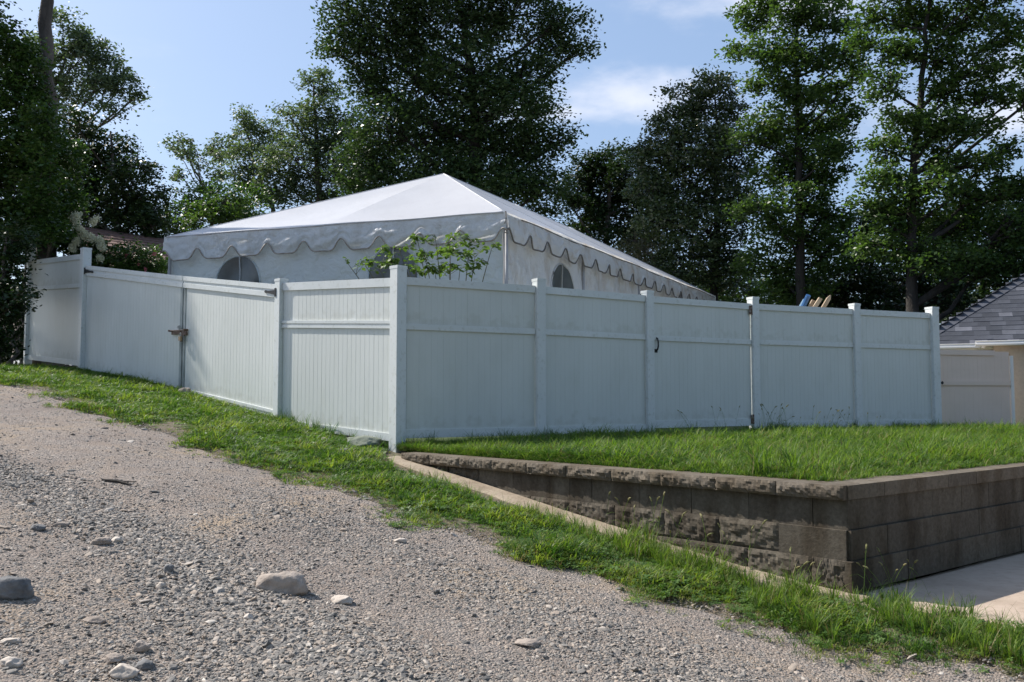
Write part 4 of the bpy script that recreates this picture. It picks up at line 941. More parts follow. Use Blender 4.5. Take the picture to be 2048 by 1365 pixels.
def tree(name, label, d, base_px, blobs, mat, n, leaf=0.14, spray=0.42, trunk_r=0.22, bark='bark', trunk_path=None, group=None, depth=0.9, limbs=1.0, cat='tree', fill=0.45, dj=0.25, flat=0.45, seed=1, tilt=0.75, basez=None, twigs=3, shrink=0.88, lai=4.0):
    r = np.random.default_rng(seed); rr = random.Random(seed)
    S_ = d/F; clumps = []
    for bl in blobs:
        px, py, rx, ry = bl[:4]; off = bl[4] if len(bl) > 4 else rr.uniform(-dj, dj)*d*0.12
        dd = d+off; c = at(px, py, dd); k = dd/F
        dep = (rx+ry)/2*k*depth
        clumps.append((c.x, c.y, c.z, rx*k*shrink, dep, ry*k*shrink))
    b = at(base_px, 700, d); bz = basez if basez is not None else float(slopez(b.x, b.y))-0.1
    base = Vector((b.x, b.y, bz)); th = thing(name, base, label, cat, group)
    # skeleton
    if trunk_path: path = [base]+[at(x, y, d) for x, y in trunk_path]
    else:
        topc = max(clumps, key=lambda c: c[2]); path = [base, base.lerp(Vector((base.x, base.y, topc[2])), .5)+Vector((rr.uniform(-.2, .2), 0, 0)), Vector((base.x*.6+topc[0]*.4, base.y, topc[2]))]
    fine = []
    for i in range(len(path)-1):
        for k in range(6): fine.append(path[i].lerp(path[i+1], k/6) + (Vector((rr.uniform(-.05, .05), rr.uniform(-.05, .05), 0)) if i+k else Vector((0, 0, 0))))
    fine.append(path[-1]); nF = len(fine); H = fine[-1].z-fine[0].z
    rad = [trunk_r*(1.25 if i == 0 else 1)*(1-0.93*(p.z-fine[0].z)/max(H, .1))+0.012 for i, p in enumerate(fine)]
    mb = MB(); mb.tube(fine, rad, 9, wob=.12)
    leaf *= .86; spray *= .86
    n = int(lai*sum(math.pi*c[3]*c[5] for c in clumps)/(leaf*leaf*0.29))
    P, tone, cents = crown_points(clumps, n, spray, r, fill, flat)
    for c, sc in zip(clumps, cents):
        cc = Vector(c[:3])
        if 1024+F*cc.x/cc.y < -70: continue
        zatt = max(fine[1].z, cc.z - (cc-Vector((fine[0].x, fine[0].y, cc.z))).length*rr.uniform(.5, .9))
        st = min(fine, key=lambda p: abs(p.z-zatt)); i0 = fine.index(st)
        L = (cc-st).length; r0 = min(rad[i0]*0.6, 0.02+0.022*L*limbs)
        mid1 = st.lerp(cc, .35)+Vector((rr.uniform(-.1, .1), rr.uniform(-.1, .1), -0.04))*L*.6; mid2 = st.lerp(cc, .7)+Vector((rr.uniform(-.1, .1), rr.uniform(-.1, .1), .03))*L*.4
        mb.tube([st, mid1, mid2, cc], [r0, r0*.75, r0*.5, r0*.28], 6, caps=False, wob=.1)
        for q in sc[:max(3, int(len(sc)*0.10*twigs))]:
            q = Vector(q); s0 = mid2.lerp(cc, rr.uniform(0, 1)); m_ = s0.lerp(q, .5)+Vector((rr.uniform(-.08, .08), rr.uniform(-.08, .08), rr.uniform(-.05, .1)))
            mb.tube([s0, m_, q], [r0*.3+.006, r0*.18+.005, .005], 4, caps=False)
    mb.build('trunk', M[bark], th, smooth=True)
    V, Fq = leaves(P, leaf, tilt, r=r)
    np_obj('crown', V, Fq, M[mat], th, tone=tone)
    return th

tree('oak_tree', 'huge dark oak tree rising out of frame directly behind the tent peak', 30, 945,
     [(770,50,100,80),(700,90,60,40),(662,96,28,16),(690,35,45,40),(900,40,120,80),(1030,30,110,60),(1120,50,60,30),(1110,95,55,35),(1160,100,34,18),(820,160,100,70),(940,140,110,70),(1050,150,70,50),
      (1000,220,110,70),(1085,210,45,28),(730,175,50,45),(770,250,80,60),(870,260,110,70),(980,300,110,60),(1070,290,60,45),(1128,275,26,34),(860,350,120,60),(960,370,120,60),(1050,350,60,50),(1090,370,45,40),(730,330,70,55),(740,390,60,40),(900,-90,210,90),(1060,-80,120,80),(720,-70,100,70),
      (1075,420,35,25)], 'leaf_oak', 0, leaf=0.17, spray=0.62, trunk_r=0.42, bark='bark_dark', trunk_path=[(948, 450), (950, 250), (940, 120), (900, -60)], seed=11, lai=5.2, fill=0.35, flat=0.6, shrink=.98)
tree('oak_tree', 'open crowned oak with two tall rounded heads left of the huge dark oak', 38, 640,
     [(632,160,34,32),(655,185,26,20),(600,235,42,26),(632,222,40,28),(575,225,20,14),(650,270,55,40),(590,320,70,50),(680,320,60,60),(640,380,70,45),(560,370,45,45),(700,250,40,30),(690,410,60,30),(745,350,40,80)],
     'leaf_haze', 0, leaf=0.17, spray=0.5, trunk_r=0.3, trunk_path=[(640, 450), (635, 330), (628, 170)], seed=12, shrink=1.04, lai=4.2, fill=0.3, twigs=2, flat=.6)
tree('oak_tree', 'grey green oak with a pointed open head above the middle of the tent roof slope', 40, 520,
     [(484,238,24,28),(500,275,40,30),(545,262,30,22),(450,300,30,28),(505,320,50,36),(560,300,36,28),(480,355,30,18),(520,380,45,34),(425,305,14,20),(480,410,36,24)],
     'leaf_haze', 0, leaf=0.17, spray=0.45, trunk_r=0.24, trunk_path=[(545, 420), (510, 330), (486, 240)], seed=13, shrink=1.04, lai=3.9, fill=0.3, twigs=2, flat=.6)
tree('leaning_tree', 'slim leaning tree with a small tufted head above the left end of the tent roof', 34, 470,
     [(365,292,26,20),(385,310,24,20),(345,300,16,14),(360,350,22,15),(395,330,18,12),(435,345,26,18),(440,315,20,14)], 'leaf_haze', 0, leaf=0.15, spray=0.38, trunk_r=0.16,
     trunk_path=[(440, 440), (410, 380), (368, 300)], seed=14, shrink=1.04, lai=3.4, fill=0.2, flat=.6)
tree('bushy_tree', 'low mid green tree between the left end of the tent and the very dark tree', 28, 430,
     [(400,395,50,34),(450,400,45,36),(370,430,40,36),(420,440,60,34),(490,430,40,30),(520,450,40,26),(340,460,30,36),(505,395,26,22)], 'leaf_maple', 0, leaf=0.14, spray=0.42, trunk_r=0.15, seed=15, shrink=1.04, lai=4.4)
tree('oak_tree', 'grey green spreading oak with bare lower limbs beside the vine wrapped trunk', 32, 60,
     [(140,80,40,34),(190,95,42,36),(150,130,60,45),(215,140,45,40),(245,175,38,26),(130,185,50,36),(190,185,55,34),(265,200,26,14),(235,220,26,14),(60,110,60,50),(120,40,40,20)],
     'leaf_haze', 0, leaf=0.16, spray=0.42, trunk_r=0.3, trunk_path=[(60, 400), (90, 230), (130, 120)], seed=16, shrink=1.04, lai=3.6, fill=0.3, flat=.6)
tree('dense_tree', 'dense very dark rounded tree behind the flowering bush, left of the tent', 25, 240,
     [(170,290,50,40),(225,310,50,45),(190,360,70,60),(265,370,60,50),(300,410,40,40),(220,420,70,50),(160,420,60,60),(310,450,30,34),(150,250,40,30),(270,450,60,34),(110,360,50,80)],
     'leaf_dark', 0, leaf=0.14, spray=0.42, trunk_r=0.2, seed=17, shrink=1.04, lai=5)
tree('vine_covered_tree', 'tall bare trunk wrapped in vines at far left, rising above dark leafy undergrowth', 17.3, 92,
     [(88,240,22,40,-1.53),(84,300,26,50,-1.63),(90,380,30,60,-1.63),(96,460,26,40,-1.43),(20,90,45,50,-0.81),(52,140,45,50,-0.71),(25,200,60,60,-0.91),(66,225,30,50,-0.31),(40,290,70,60,-0.91),(90,300,40,50,-0.11),(30,380,60,70,-0.81),(105,390,36,60,-0.01),(60,440,60,60,-0.51),(140,320,26,50,0.29),(130,400,30,50,0.29),(20,470,45,60,-0.91),(-70,150,70,110,-0.41),(-60,330,80,110,-0.61),(100,470,36,36,-0.01),(-80,500,80,110,-0.71),
      (-150,60,90,100,-0.01),(-180,220,100,110,-0.11),(-60,20,60,70,-0.31),(-230,0,90,110,0.29),(-160,-110,110,90,0.49)],
     'leaf_vine', 0, leaf=0.105, spray=0.30, trunk_r=0.20, bark='bark', trunk_path=[(96, 300), (90, 0), (84, -400), (80, -700)], seed=18, lai=8, depth=1.1, shrink=.93, limbs=.3)
tree('dark_shrub', 'dark overhanging shrub at the left edge, in front of the far fence post', 14.6, 4,
     [(10,610,50,50,4),(30,680,50,50,4),(-20,690,60,60,4),(50,640,30,40,3.6),(15,540,34,50),(30,480,36,50),(10,610,34,50),(28,600,16,36),(0,680,30,40),(-40,560,50,90),(-40,660,50,60),(48,580,10,26)], 'leaf_dark', 0, leaf=0.09, spray=0.26, trunk_r=0.06, seed=19, lai=7, basez=1.75, cat='shrub')
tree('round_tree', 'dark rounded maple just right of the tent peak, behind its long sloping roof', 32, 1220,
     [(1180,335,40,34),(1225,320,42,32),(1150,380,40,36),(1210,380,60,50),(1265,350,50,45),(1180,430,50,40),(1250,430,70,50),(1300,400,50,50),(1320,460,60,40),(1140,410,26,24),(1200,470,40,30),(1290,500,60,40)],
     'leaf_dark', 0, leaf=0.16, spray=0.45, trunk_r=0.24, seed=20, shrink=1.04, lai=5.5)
tree('glossy_leaved_tree', 'grey green tree with shiny sunlit leaves between the dark maple and the tall maple', 26, 1420,
     [(1425,165,40,26),(1370,205,50,36),(1430,225,60,45),(1345,260,50,42),(1400,300,80,50),(1325,325,55,42),(1460,310,50,60),(1390,380,80,50),(1300,380,45,40),(1330,440,60,45),(1420,460,80,50),(1370,530,80,40),(1450,540,60,50),(1480,400,40,60),(1290,300,26,22)],
     'leaf_glossy', 0, leaf=0.125, spray=0.40, trunk_r=0.18, bark='bark_dark', trunk_path=[(1430, 560), (1435, 400), (1430, 200)], seed=21, shrink=1.04, lai=5.4, tilt=1.1)
tree('tall_maple', 'tall open maple with one straight dark trunk, fourth tall crown right of the tent peak', 23, 1598,
     [(1510,35,50,40),(1590,30,60,45),(1660,40,50,40),(1480,105,32,22),(1545,100,55,42),(1620,110,55,42),(1695,120,40,26),(1540,165,55,32),(1660,180,44,34),(1610,195,50,34),(1715,145,28,18),(1720,95,26,16),
      (1560,245,70,36),(1690,235,42,32),(1635,255,50,32),(1510,280,50,36),(1600,300,80,34),(1670,300,48,34),(1560,350,70,30),(1650,355,60,28),(1610,400,70,30),(1530,420,60,34),(1660,430,60,34),(1590,470,80,34),(1540,530,70,40),(1650,510,60,44),(1600,580,80,30),(1580,-50,110,50),(1650,-40,80,50)],
     'leaf_maple', 0, leaf=0.135, spray=0.36, trunk_r=0.155, bark='bark_dark', trunk_path=[(1600, 550), (1598, 330), (1592, 200), (1600, -60)], seed=22, lai=5.3, fill=0.15, flat=.62, tilt=.95, limbs=.8, shrink=1.02, twigs=5)
tree('spreading_maple', 'big maple with several forked upright limbs at the right edge, rising above the frame', 20, 1822,
     [(1750,35,48,36),(1830,40,60,40),(1930,45,70,45),(2010,60,45,40),(1720,85,32,26),(1790,100,50,36),(1880,110,60,36),(1970,125,60,36),(1770,175,42,34),(1900,175,60,36),(1980,190,50,28),(1800,240,50,32),(1890,245,70,32),(1955,260,50,26),(1770,300,42,32),(1850,290,60,26),(1930,330,80,30),(2020,300,30,22),
      (1770,360,50,26),(1850,370,80,34),(1960,390,80,34),(2030,370,36,34),(1740,410,44,24),(1810,430,80,36),(1920,450,90,36),(2020,450,60,40),(1770,490,70,36),(1880,520,100,40),(2000,520,80,44),(2030,195,30,14),(1850,-50,140,50),(1990,-40,100,60),(2110,150,60,140),(2120,400,70,120)],
     'leaf_maple', 0, leaf=0.125, spray=0.34, trunk_r=0.165, bark='bark_dark', trunk_path=[(1826, 560), (1822, 400), (1838, 250), (1850, 60), (1870, -80)], seed=23, lai=5.3, fill=0.15, flat=.62, tilt=.95, shrink=1.02, twigs=5)
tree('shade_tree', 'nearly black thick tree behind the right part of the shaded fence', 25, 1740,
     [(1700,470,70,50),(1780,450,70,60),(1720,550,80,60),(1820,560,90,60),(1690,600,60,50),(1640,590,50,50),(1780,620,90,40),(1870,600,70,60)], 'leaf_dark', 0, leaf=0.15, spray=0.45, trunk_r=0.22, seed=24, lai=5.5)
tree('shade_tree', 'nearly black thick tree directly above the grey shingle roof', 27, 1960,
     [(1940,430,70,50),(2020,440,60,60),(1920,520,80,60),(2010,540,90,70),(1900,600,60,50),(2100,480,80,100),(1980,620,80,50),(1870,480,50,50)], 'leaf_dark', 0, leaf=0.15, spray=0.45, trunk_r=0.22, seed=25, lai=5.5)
tree('thin_shrub', 'thin brownish shrub behind the low end of the tent roof', 26.5, 1290,
     [(1270,480,36,26),(1300,505,36,28),(1250,515,34,26),(1330,530,34,28),(1290,545,50,30),(1350,560,36,26)], 'leaf_brown', 0, leaf=0.09, spray=0.35, trunk_r=0.05, seed=26, lai=2.2, twigs=9, cat='shrub', tilt=1.2)
tree('bushy_tree', 'dark green bushy tree below the shiny leaved tree, behind the end of the tent', 29, 1450,
     [(1400,570,60,44),(1470,590,60,40),(1540,600,60,40),(1590,590,50,40),(1350,600,60,30),(1250,590,60,40)], 'leaf_maple', 0, leaf=0.13, spray=0.4, trunk_r=0.12, seed=27, lai=4)
# far wood that reads as one mass
r_ = np.random.default_rng(5); cl = []
for k in range(46):
    px = -250+k*56+r_.uniform(-20, 20); d_ = r_.uniform(48, 62); hgt = r_.uniform(500, 560) ; c = at(px, hgt+30, d_); s_ = d_/F
    cl.append((c.x, c.y, c.z-1, 50*s_, 50*s_*.8, 60*s_)); cl.append((c.x, c.y+1, c.z-4, 55*s_, 50*s_*.8, 60*s_))
P, tone, _c = crown_points(cl, 60000, 0.9, r_); V, Fq = leaves(P, 0.34, .8, r=r_)
w_ = np_obj('far_woodland', V, Fq, M['leaf_dark'], None, tone=tone, loc=Vector((0, 55, 2))); tag(w_, 'far-off dark woodland seen low between the trunks', 'woodland', kind='stuff')

# unseen wooded bank added behind the camera to dim light on the shaded fence
cl = []
for k in range(22):
    x_ = -9+k*2.0+r_.uniform(-.8, .8); y_ = -12+0.34*k-r_.uniform(0, 3)
    for h_ in (2.5, 6.0, 9.5, 12.5, 15.5): cl.append((x_+r_.uniform(-.6, .6), y_, h_+r_.uniform(-.6, .6), 2.2, 2.0, 2.1))
P, tone, _c = crown_points(cl, 42000, 0.9, r_); V, Fq = leaves(P, 0.36, .8, r=r_)
w_ = np_obj('added_woodland', V, Fq, M['leaf_maple'], None, tone=tone, loc=Vector((0, -12, 2))); tag(w_, 'leafy woodland bank added out of view across the road to dim the shaded fence', 'woodland', kind='stuff')

# hydrangea
hy = thing('flowering_bush', at(165, 545, 17.2), 'bush with cream white flower plumes behind the left fence panel', 'bush'); hb = WORLD_LOC[hy.name]
S_ = 17.2/F; cl = []
for (px, py, rx, ry) in ((150,480,26,34),(175,510,28,28),(200,500,20,30),(150,530,30,24),(185,540,30,20)):
    c = at(px, py, 17.4); cl.append((c.x, c.y, c.z, rx*S_, rx*S_, ry*S_))
P, tone, cents = crown_points(cl, 4200, .2, rng); V, Fq = leaves(P, .09, .7); np_obj('foliage', V, Fq, M['leaf_vine'], hy, tone=tone)
mb = MB()
fl_px = [(142,440,30,60),(158,446,26,-30),(150,460,24,20),(180,450,30,50),(163,470,20,0),(168,480,22,10),(190,483,22,-40),(205,492,24,-20),(212,500,22,-60),(150,492,22,20),(200,522,14,10),(146,505,20,0)]
for (px, py, ln, an) in fl_px:
    c = at(px, py, 17.0); L_ = ln*S_*0.9; ang = R(an); ax = Vector((math.sin(ang), -.2, math.cos(ang))).normalized()
    m_ = 420; t_ = np.clip(rng.beta(1.6, 2.0, m_)+rng.normal(0, .04, m_), -.1, 1.1); rad_ = 0.058*np.sqrt(np.clip(1-((t_-.35)/.8)**2, .05, 1))*np.sqrt(rng.uniform(.05, 1.3, m_)); ph = rng.uniform(0, 6.28, m_)
    s1 = ax.cross(Vector((0, 1, 0))).normalized(); s2_ = ax.cross(s1)
    C = np.array(c)[None, :] + np.outer(t_*L_, np.array(ax)) + rad_[:, None]*(np.cos(ph)[:, None]*np.array(s1)+np.sin(ph)[:, None]*np.array(s2_))
    C += rng.normal(0, .012, C.shape); V, Fq = leaves(C, .024, 2.0, wide=.9); np_obj('flower_plume', V, Fq, M['flower'], hy, tone=rng.uniform(0, 1, m_), loc=c)
    mb.tube([hb, hb.lerp(c, .6)+Vector((0, 0, -.1)), c], [.012, .008, .004], 5, caps=False)
mb.build('stem', M['stem'], hy)
# shrub with pink flowers
tree('rose_shrub', 'leafy green shrub with a few pink flowers against the brown roof, left of the tent', 17.8, 285,
     [(255,510,40,34),(300,520,36,34),(235,530,30,24),(320,540,30,26),(280,545,50,20)], 'leaf_vine', 0, leaf=.075, spray=.22, trunk_r=.03, seed=31, lai=6, cat='shrub', basez=1.95)
rs = [o for o in COL.objects if o.name == 'rose_shrub'][0]
for (px, py) in ((277, 529), (253, 512), (308, 508), (291, 540)):
    c = at(px, py, 17.2); V, Fq = leaves(np.array(c)[None, :]+rng.normal(0, .014, (16, 3)), .05, 1.5, wide=.9); np_obj('flower', V, Fq, M['pink'], rs, loc=c)

# sapling behind the fence corner: stems + single leaves
sp = thing('sapling', (-0.75, 10.85, 1.1), 'bright green broad-leaved sapling poking above the fence behind the corner post', 'sapling')
mb = MB(); sb = Vector((-0.75, 10.95, 1.1)); stems = []
tips = [(690,520),(730,530),(770,495),(800,505),(835,480),(870,470),(900,475),(940,480),(985,492),(950,515),(900,510),(850,515),(815,530),(760,540),(920,540),(870,545),(830,548)]
for (px, py) in tips:
    tip = at(px, py, 10.9+random.uniform(-.25, .35)); md = sb.lerp(tip, .6)+Vector((random.uniform(-.05, .05), 0, .18))
    pts = []
    for k in range(9):
        u = k/8; pts.append(sb*(1-u)**2+md*2*u*(1-u)+tip*u*u)
    mb.tube(pts, [.011*(1-.8*k/8)+.0015 for k in range(9)], 5, caps=False); stems.append(pts)
mb.build('stem', M['stem'], sp, smooth=True)
lm = bpy.data.meshes.new('leaf')
prof = [(0, 0), (.18, .22), (.42, .33), (.68, .26), (.88, .12), (1, 0)]
lv = [(p[0], 0, -.10*p[0]**2) for p in prof]+[(p[0], p[1], .08*p[1]-.10*p[0]**2) for p in prof[1:-1]]+[(p[0], -p[1], .08*p[1]-.10*p[0]**2) for p in prof[1:-1]]
lf = [(0, 1, 6), (1, 2, 7, 6), (2, 3, 8, 7), (3, 4, 9, 8), (4, 5, 9), (0, 10, 1), (1, 10, 11, 2), (2, 11, 12, 3), (3, 12, 13, 4), (4, 13, 5)]
lm.from_pydata(lv, [], lf); lm.materials.append(M['leaf_sapling'])
cnt = 0; spl = WORLD_LOC[sp.name]; tw = MB(); rest = []
clus = [(850,512,60,26,30),(790,528,45,18,20),(925,500,45,22,22),(735,526,26,9,9),(985,492,18,8,6),(840,478,26,10,9),(880,540,60,14,20),(900,472,28,9,7),(770,500,22,9,7),(950,530,28,14,10)]
for (px, py, rx, ry, m_) in clus:
    for q in range(m_):
        u = Vector((random.gauss(0, .55), random.gauss(0, .55)))
        e1 = at(px+u.x*rx, py+u.y*ry, 10.95+random.gauss(0, .22))
        if e1.z < 2.93: continue
        near = min((p for pts in stems for p in pts), key=lambda p: (p-e1).length); md = near.lerp(e1, .5)+Vector((0, 0, .03))
        tw.tube([near, md, e1], [.003, .0025, .0015], 4, caps=False)
        for w_i in range(7):
            a_ = near.lerp(e1, .35+.65*w_i/6)+Vector((0, 0, .03*(1-w_i/6)))+Vector((random.gauss(0, .012), random.gauss(0, .012), random.gauss(0, .012))); s_ = random.uniform(.042, .088); ro = (random.uniform(-.6, .6), random.uniform(-.3, .8), random.uniform(0, 6.28))
            if cnt < 299:
                ob = bpy.data.objects.new('leaf', lm); COL.objects.link(ob); ob.parent = sp; ob.location = a_ - spl; ob.scale = (s_,)*3; ob.rotation_euler = ro; cnt += 1
            else: rest.append((a_, s_, ro))
tw.build('twig', M['stem'], sp)
if rest:
    from mathutils import Euler
    mb = MB()
    for a_, s_, ro in rest:
        mt = Euler(ro).to_matrix(); mb.add([a_+mt @ (Vector(v)*s_) for v in lv], lf)
    fo_ = mb.build('foliage', M['leaf_sapling'], sp); fo_['kind'] = 'stuff'

# ------------------------------------------------------------------ scatter by geometry nodes (grass, gravel)
def variants(name, meshes):
    c = bpy.data.collections.new(name)
    for i, (mesh) in enumerate(meshes):
        o = bpy.data.objects.new(name+'_%02d' % i, mesh); c.objects.link(o)
    return c
def scatter(name, P, rot, scl, idx, coll):
    me = bpy.data.meshes.new(name); n = len(P)
    me.vertices.add(n); me.vertices.foreach_set('co', np.asarray(P, np.float32).ravel())
    for nm, arr in (('rot', rot), ('scl', scl)):
        a = me.attributes.new(nm, 'FLOAT_VECTOR', 'POINT'); a.data.foreach_set('vector', np.asarray(arr, np.float32).ravel())
    a = me.attributes.new('idx', 'INT', 'POINT'); a.data.foreach_set('value', np.asarray(idx, np.int32))
    ob = bpy.data.objects.new(name, me); COL.objects.link(ob)
    ng = bpy.data.node_groups.new(name, 'GeometryNodeTree')
    ng.interface.new_socket('Geometry', in_out='INPUT', socket_type='NodeSocketGeometry'); ng.interface.new_socket('Geometry', in_out='OUTPUT', socket_type='NodeSocketGeometry')
    N = ng.nodes; L = ng.links.new
    gi = N.new('NodeGroupInput'); go = N.new('NodeGroupOutput'); iop = N.new('GeometryNodeInstanceOnPoints')
    ci = N.new('GeometryNodeCollectionInfo'); ci.inputs['Collection'].default_value = coll; ci.inputs['Separate Children'].default_value = True; ci.inputs['Reset Children'].default_value = True
    def na(nm, tp):
        x = N.new('GeometryNodeInputNamedAttribute'); x.data_type = tp; x.inputs['Name'].default_value = nm; return x.outputs['Attribute']
    e2r = N.new('FunctionNodeEulerToRotation'); L(na('rot', 'FLOAT_VECTOR'), e2r.inputs[0])
    L(gi.outputs[0], iop.inputs['Points']); L(ci.outputs[0], iop.inputs['Instance']); iop.inputs['Pick Instance'].default_value = True
    L(na('idx', 'INT'), iop.inputs['Instance Index']); L(e2r.outputs[0], iop.inputs['Rotation']); L(na('scl', 'FLOAT_VECTOR'), iop.inputs['Scale'])
    L(iop.outputs[0], go.inputs[0])
    md = ob.modifiers.new('scatter', 'NODES'); md.node_group = ng
    return ob
def blade_mesh(nb, h, spread, w, mats, seed, lean=0.5, seg=4, radius=0.03):
    r = random.Random(seed); vs = []; fs = []; mi = []
    for b in range(nb):
        a = r.uniform(0, 6.283); bx, by = math.cos(a)*radius*r.random(), math.sin(a)*radius*r.random(); hh = h*r.uniform(.45, 1.15); ln = lean*r.uniform(.2, 1.2)*hh; ww = w*r.uniform(.7, 1.3)
        a2 = a+r.uniform(-.8, .8); sx, sy = -math.sin(a2), math.cos(a2); k = len(vs); curl = r.uniform(.5, 1.6)
        for i in range(seg+1):
            u = i/seg; off = ln*u**(1.2+curl*.6); z = hh*(u-0.38*curl*lean*u**2.5); x = bx+math.cos(a2)*off; y = by+math.sin(a2)*off; q = ww*(1-u**1.6)+.0006
            vs += [(x+sx*q/2, y+sy*q/2, z), (x-sx*q/2, y-sy*q/2, z)]
        m_ = r.choices(range(len(mats)), [8, 3, 1][:len(mats)])[0]
        for i in range(seg): fs.append((k+2*i, k+2*i+1, k+2*i+3, k+2*i+2)); mi.append(m_)
    me = bpy.data.meshes.new('tuft'); me.from_pydata(vs, [], fs)
    for m in mats: me.materials.append(m)
    me.polygons.foreach_set('material_index', mi); me.polygons.foreach_set('use_smooth', [True]*len(fs)); return me
def clover_mesh(nl, rad, h, mats, seed):
    r = random.Random(seed); vs = []; fs = []
    for b in range(nl):
        a = r.uniform(0, 6.28); q = rad*math.sqrt(r.random()); x, y = math.cos(a)*q, math.sin(a)*q; z = h*r.uniform(.4, 1.1); s = r.uniform(.008, .018)
        tx, ty = r.uniform(-.5, .5), r.uniform(-.5, .5)
        for l in range(3):
            an = r.uniform(0, .4)+l*2.094; cx, sy = math.cos(an), math.sin(an); px_, py_ = -sy, cx; k = len(vs)
            for (u, v) in ((0, 0), (.7, .45), (1.15, 0), (.7, -.45)):
                X = (u*cx+v*px_)*s; Y = (u*sy+v*py_)*s; vs.append((x+X, y+Y, z+X*tx+Y*ty))
            fs.append((k, k+1, k+2, k+3))
    me = bpy.data.meshes.new('clover'); me.from_pydata(vs, [], fs)
    for m in mats: me.materials.append(m)
    return me
def broad_mesh(nl, L_, mats, seed):
    r = random.Random(seed); vs = []; fs = []
    for b in range(nl):
        a = b*6.28/nl+r.uniform(-.3, .3); el = r.uniform(.2, .8); l = L_*r.uniform(.6, 1.1); w = l*r.uniform(.2, .34); c, s = math.cos(a), math.sin(a); k = len(vs)
        for u, wd in ((0, .15), (.35, 1), (.7, .85), (1, .05)):
            rr_ = l*u*math.cos(el); z = l*math.sin(el)*(u-.55*u*u)+.01
            vs += [(rr_*c-s*w*wd/2, rr_*s+c*w*wd/2, z), (rr_*c+s*w*wd/2, rr_*s-c*w*wd/2, z)]
        for i in range(3): fs.append((k+2*i, k+2*i+1, k+2*i+3, k+2*i+2))
    me = bpy.data.meshes.new('weed'); me.from_pydata(vs, [], fs)
    for m in mats: me.materials.append(m)
    return me
GM = [M['grass'], M['grass_dark'], M['grass_dry']]
DK = [M['grass_dark'], M['grass'], M['grass_dry']]; LT = [M['grass'], M['grass'], M['grass_dry']]
lawn_c = variants('lawn_tuft', [blade_mesh(16, .11, .05, .0065, GM, i, lean=.75, radius=.05) for i in range(6)]+[blade_mesh(12, .19, .05, .0080, GM, 20+i, lean=.9, radius=.04) for i in range(4)]+[clover_mesh(26, .07, .07, [M['clover']], 40+i) for i in range(2)]+[broad_mesh(8, .10, [M['grass']], 50)]+[blade_mesh(16, .15, .05, .0085, DK, 30+i, lean=1.1, radius=.06, seg=5) for i in range(4)])
VG = [M['grass_verge'], M['grass'], M['grass_dry']]
verge_c = variants('verge_tuft', [blade_mesh(14, .045, .05, .0048, VG, 60+i, lean=.95, radius=.055) for i in range(5)]+[blade_mesh(12, .09, .05, .0055, VG, 70+i, lean=1.0, radius=.05) for i in range(3)]+[clover_mesh(34, .08, .030, [M['clover']], 80+i) for i in range(3)]+[broad_mesh(8, .06, [M['grass_dark']], 90+i) for i in range(2)]+[blade_mesh(14, .075, .05, .006, DK, 94+i, lean=1.1, radius=.06) for i in range(3)]+[blade_mesh(9, .045, .05, .0045, [M['grass_dry'], M['grass_verge']], 98+i, lean=1.1, radius=.07) for i in range(2)])
tall_c = variants('tall_tuft', [blade_mesh(22, .30, .05, .0075, GM, 100+i, lean=.65, seg=6, radius=.05) for i in range(4)])
dark_c = variants('dark_tuft', [blade_mesh(18, .26, .05, .0065, [M['grass_dark'], M['grass_dark'], M['grass_dry']], 110+i, lean=.6, seg=6, radius=.05) for i in range(3)])
def nzv(x, y, s, seed=0): return np.array([mnoise.noise(Vector((a*s+seed, b*s, seed*.37))) for a, b in zip(x, y)])
def rots(n, tilt=.12): return np.stack([rng.normal(0, tilt, n), rng.normal(0, tilt, n), rng.uniform(0, 6.283, n)], 1)
# lawn
n = 34000; U = rng.uniform(0, 1, n); V = rng.uniform(0, 1, n)**1.25
x, y = terrace_xy(U, V*0.985+0.0); q = nzv(x, y, 1.3, 3); q2 = nzv(x, y, .6, 8)
idx = np.where(rng.uniform(0, 1, n) < .45+q*.6, rng.integers(6, 10, n), rng.integers(0, 6, n)); c_ = (rng.uniform(0, 1, n) < .12-q*.25); idx = np.where(c_, rng.integers(10, 13, n), idx); q3 = nzv(x, y, 2.6, 21); idx = np.where(rng.uniform(0, 1, n) < .42+1.5*q3+.5*sstep((V-.6)/.35), rng.integers(13, 17, n), idx)  # dark tufts increase towards the fence, painting its shade into the lawn
sc = rng.uniform(.7, 1.25, n)*(1+q2*.5); sc *= (0.45+0.55*sstep(V/.10))*(1-0.45*sstep((V-.82)/.12))
o = scatter('lawn_grass', np.stack([x, y, terrz(x, y)-.004], 1), rots(n), np.repeat(sc[:, None], 3, 1), idx, lawn_c)
tag(o, 'shaggy bright green grass and clover covering the raised lawn', 'grass', kind='stuff')
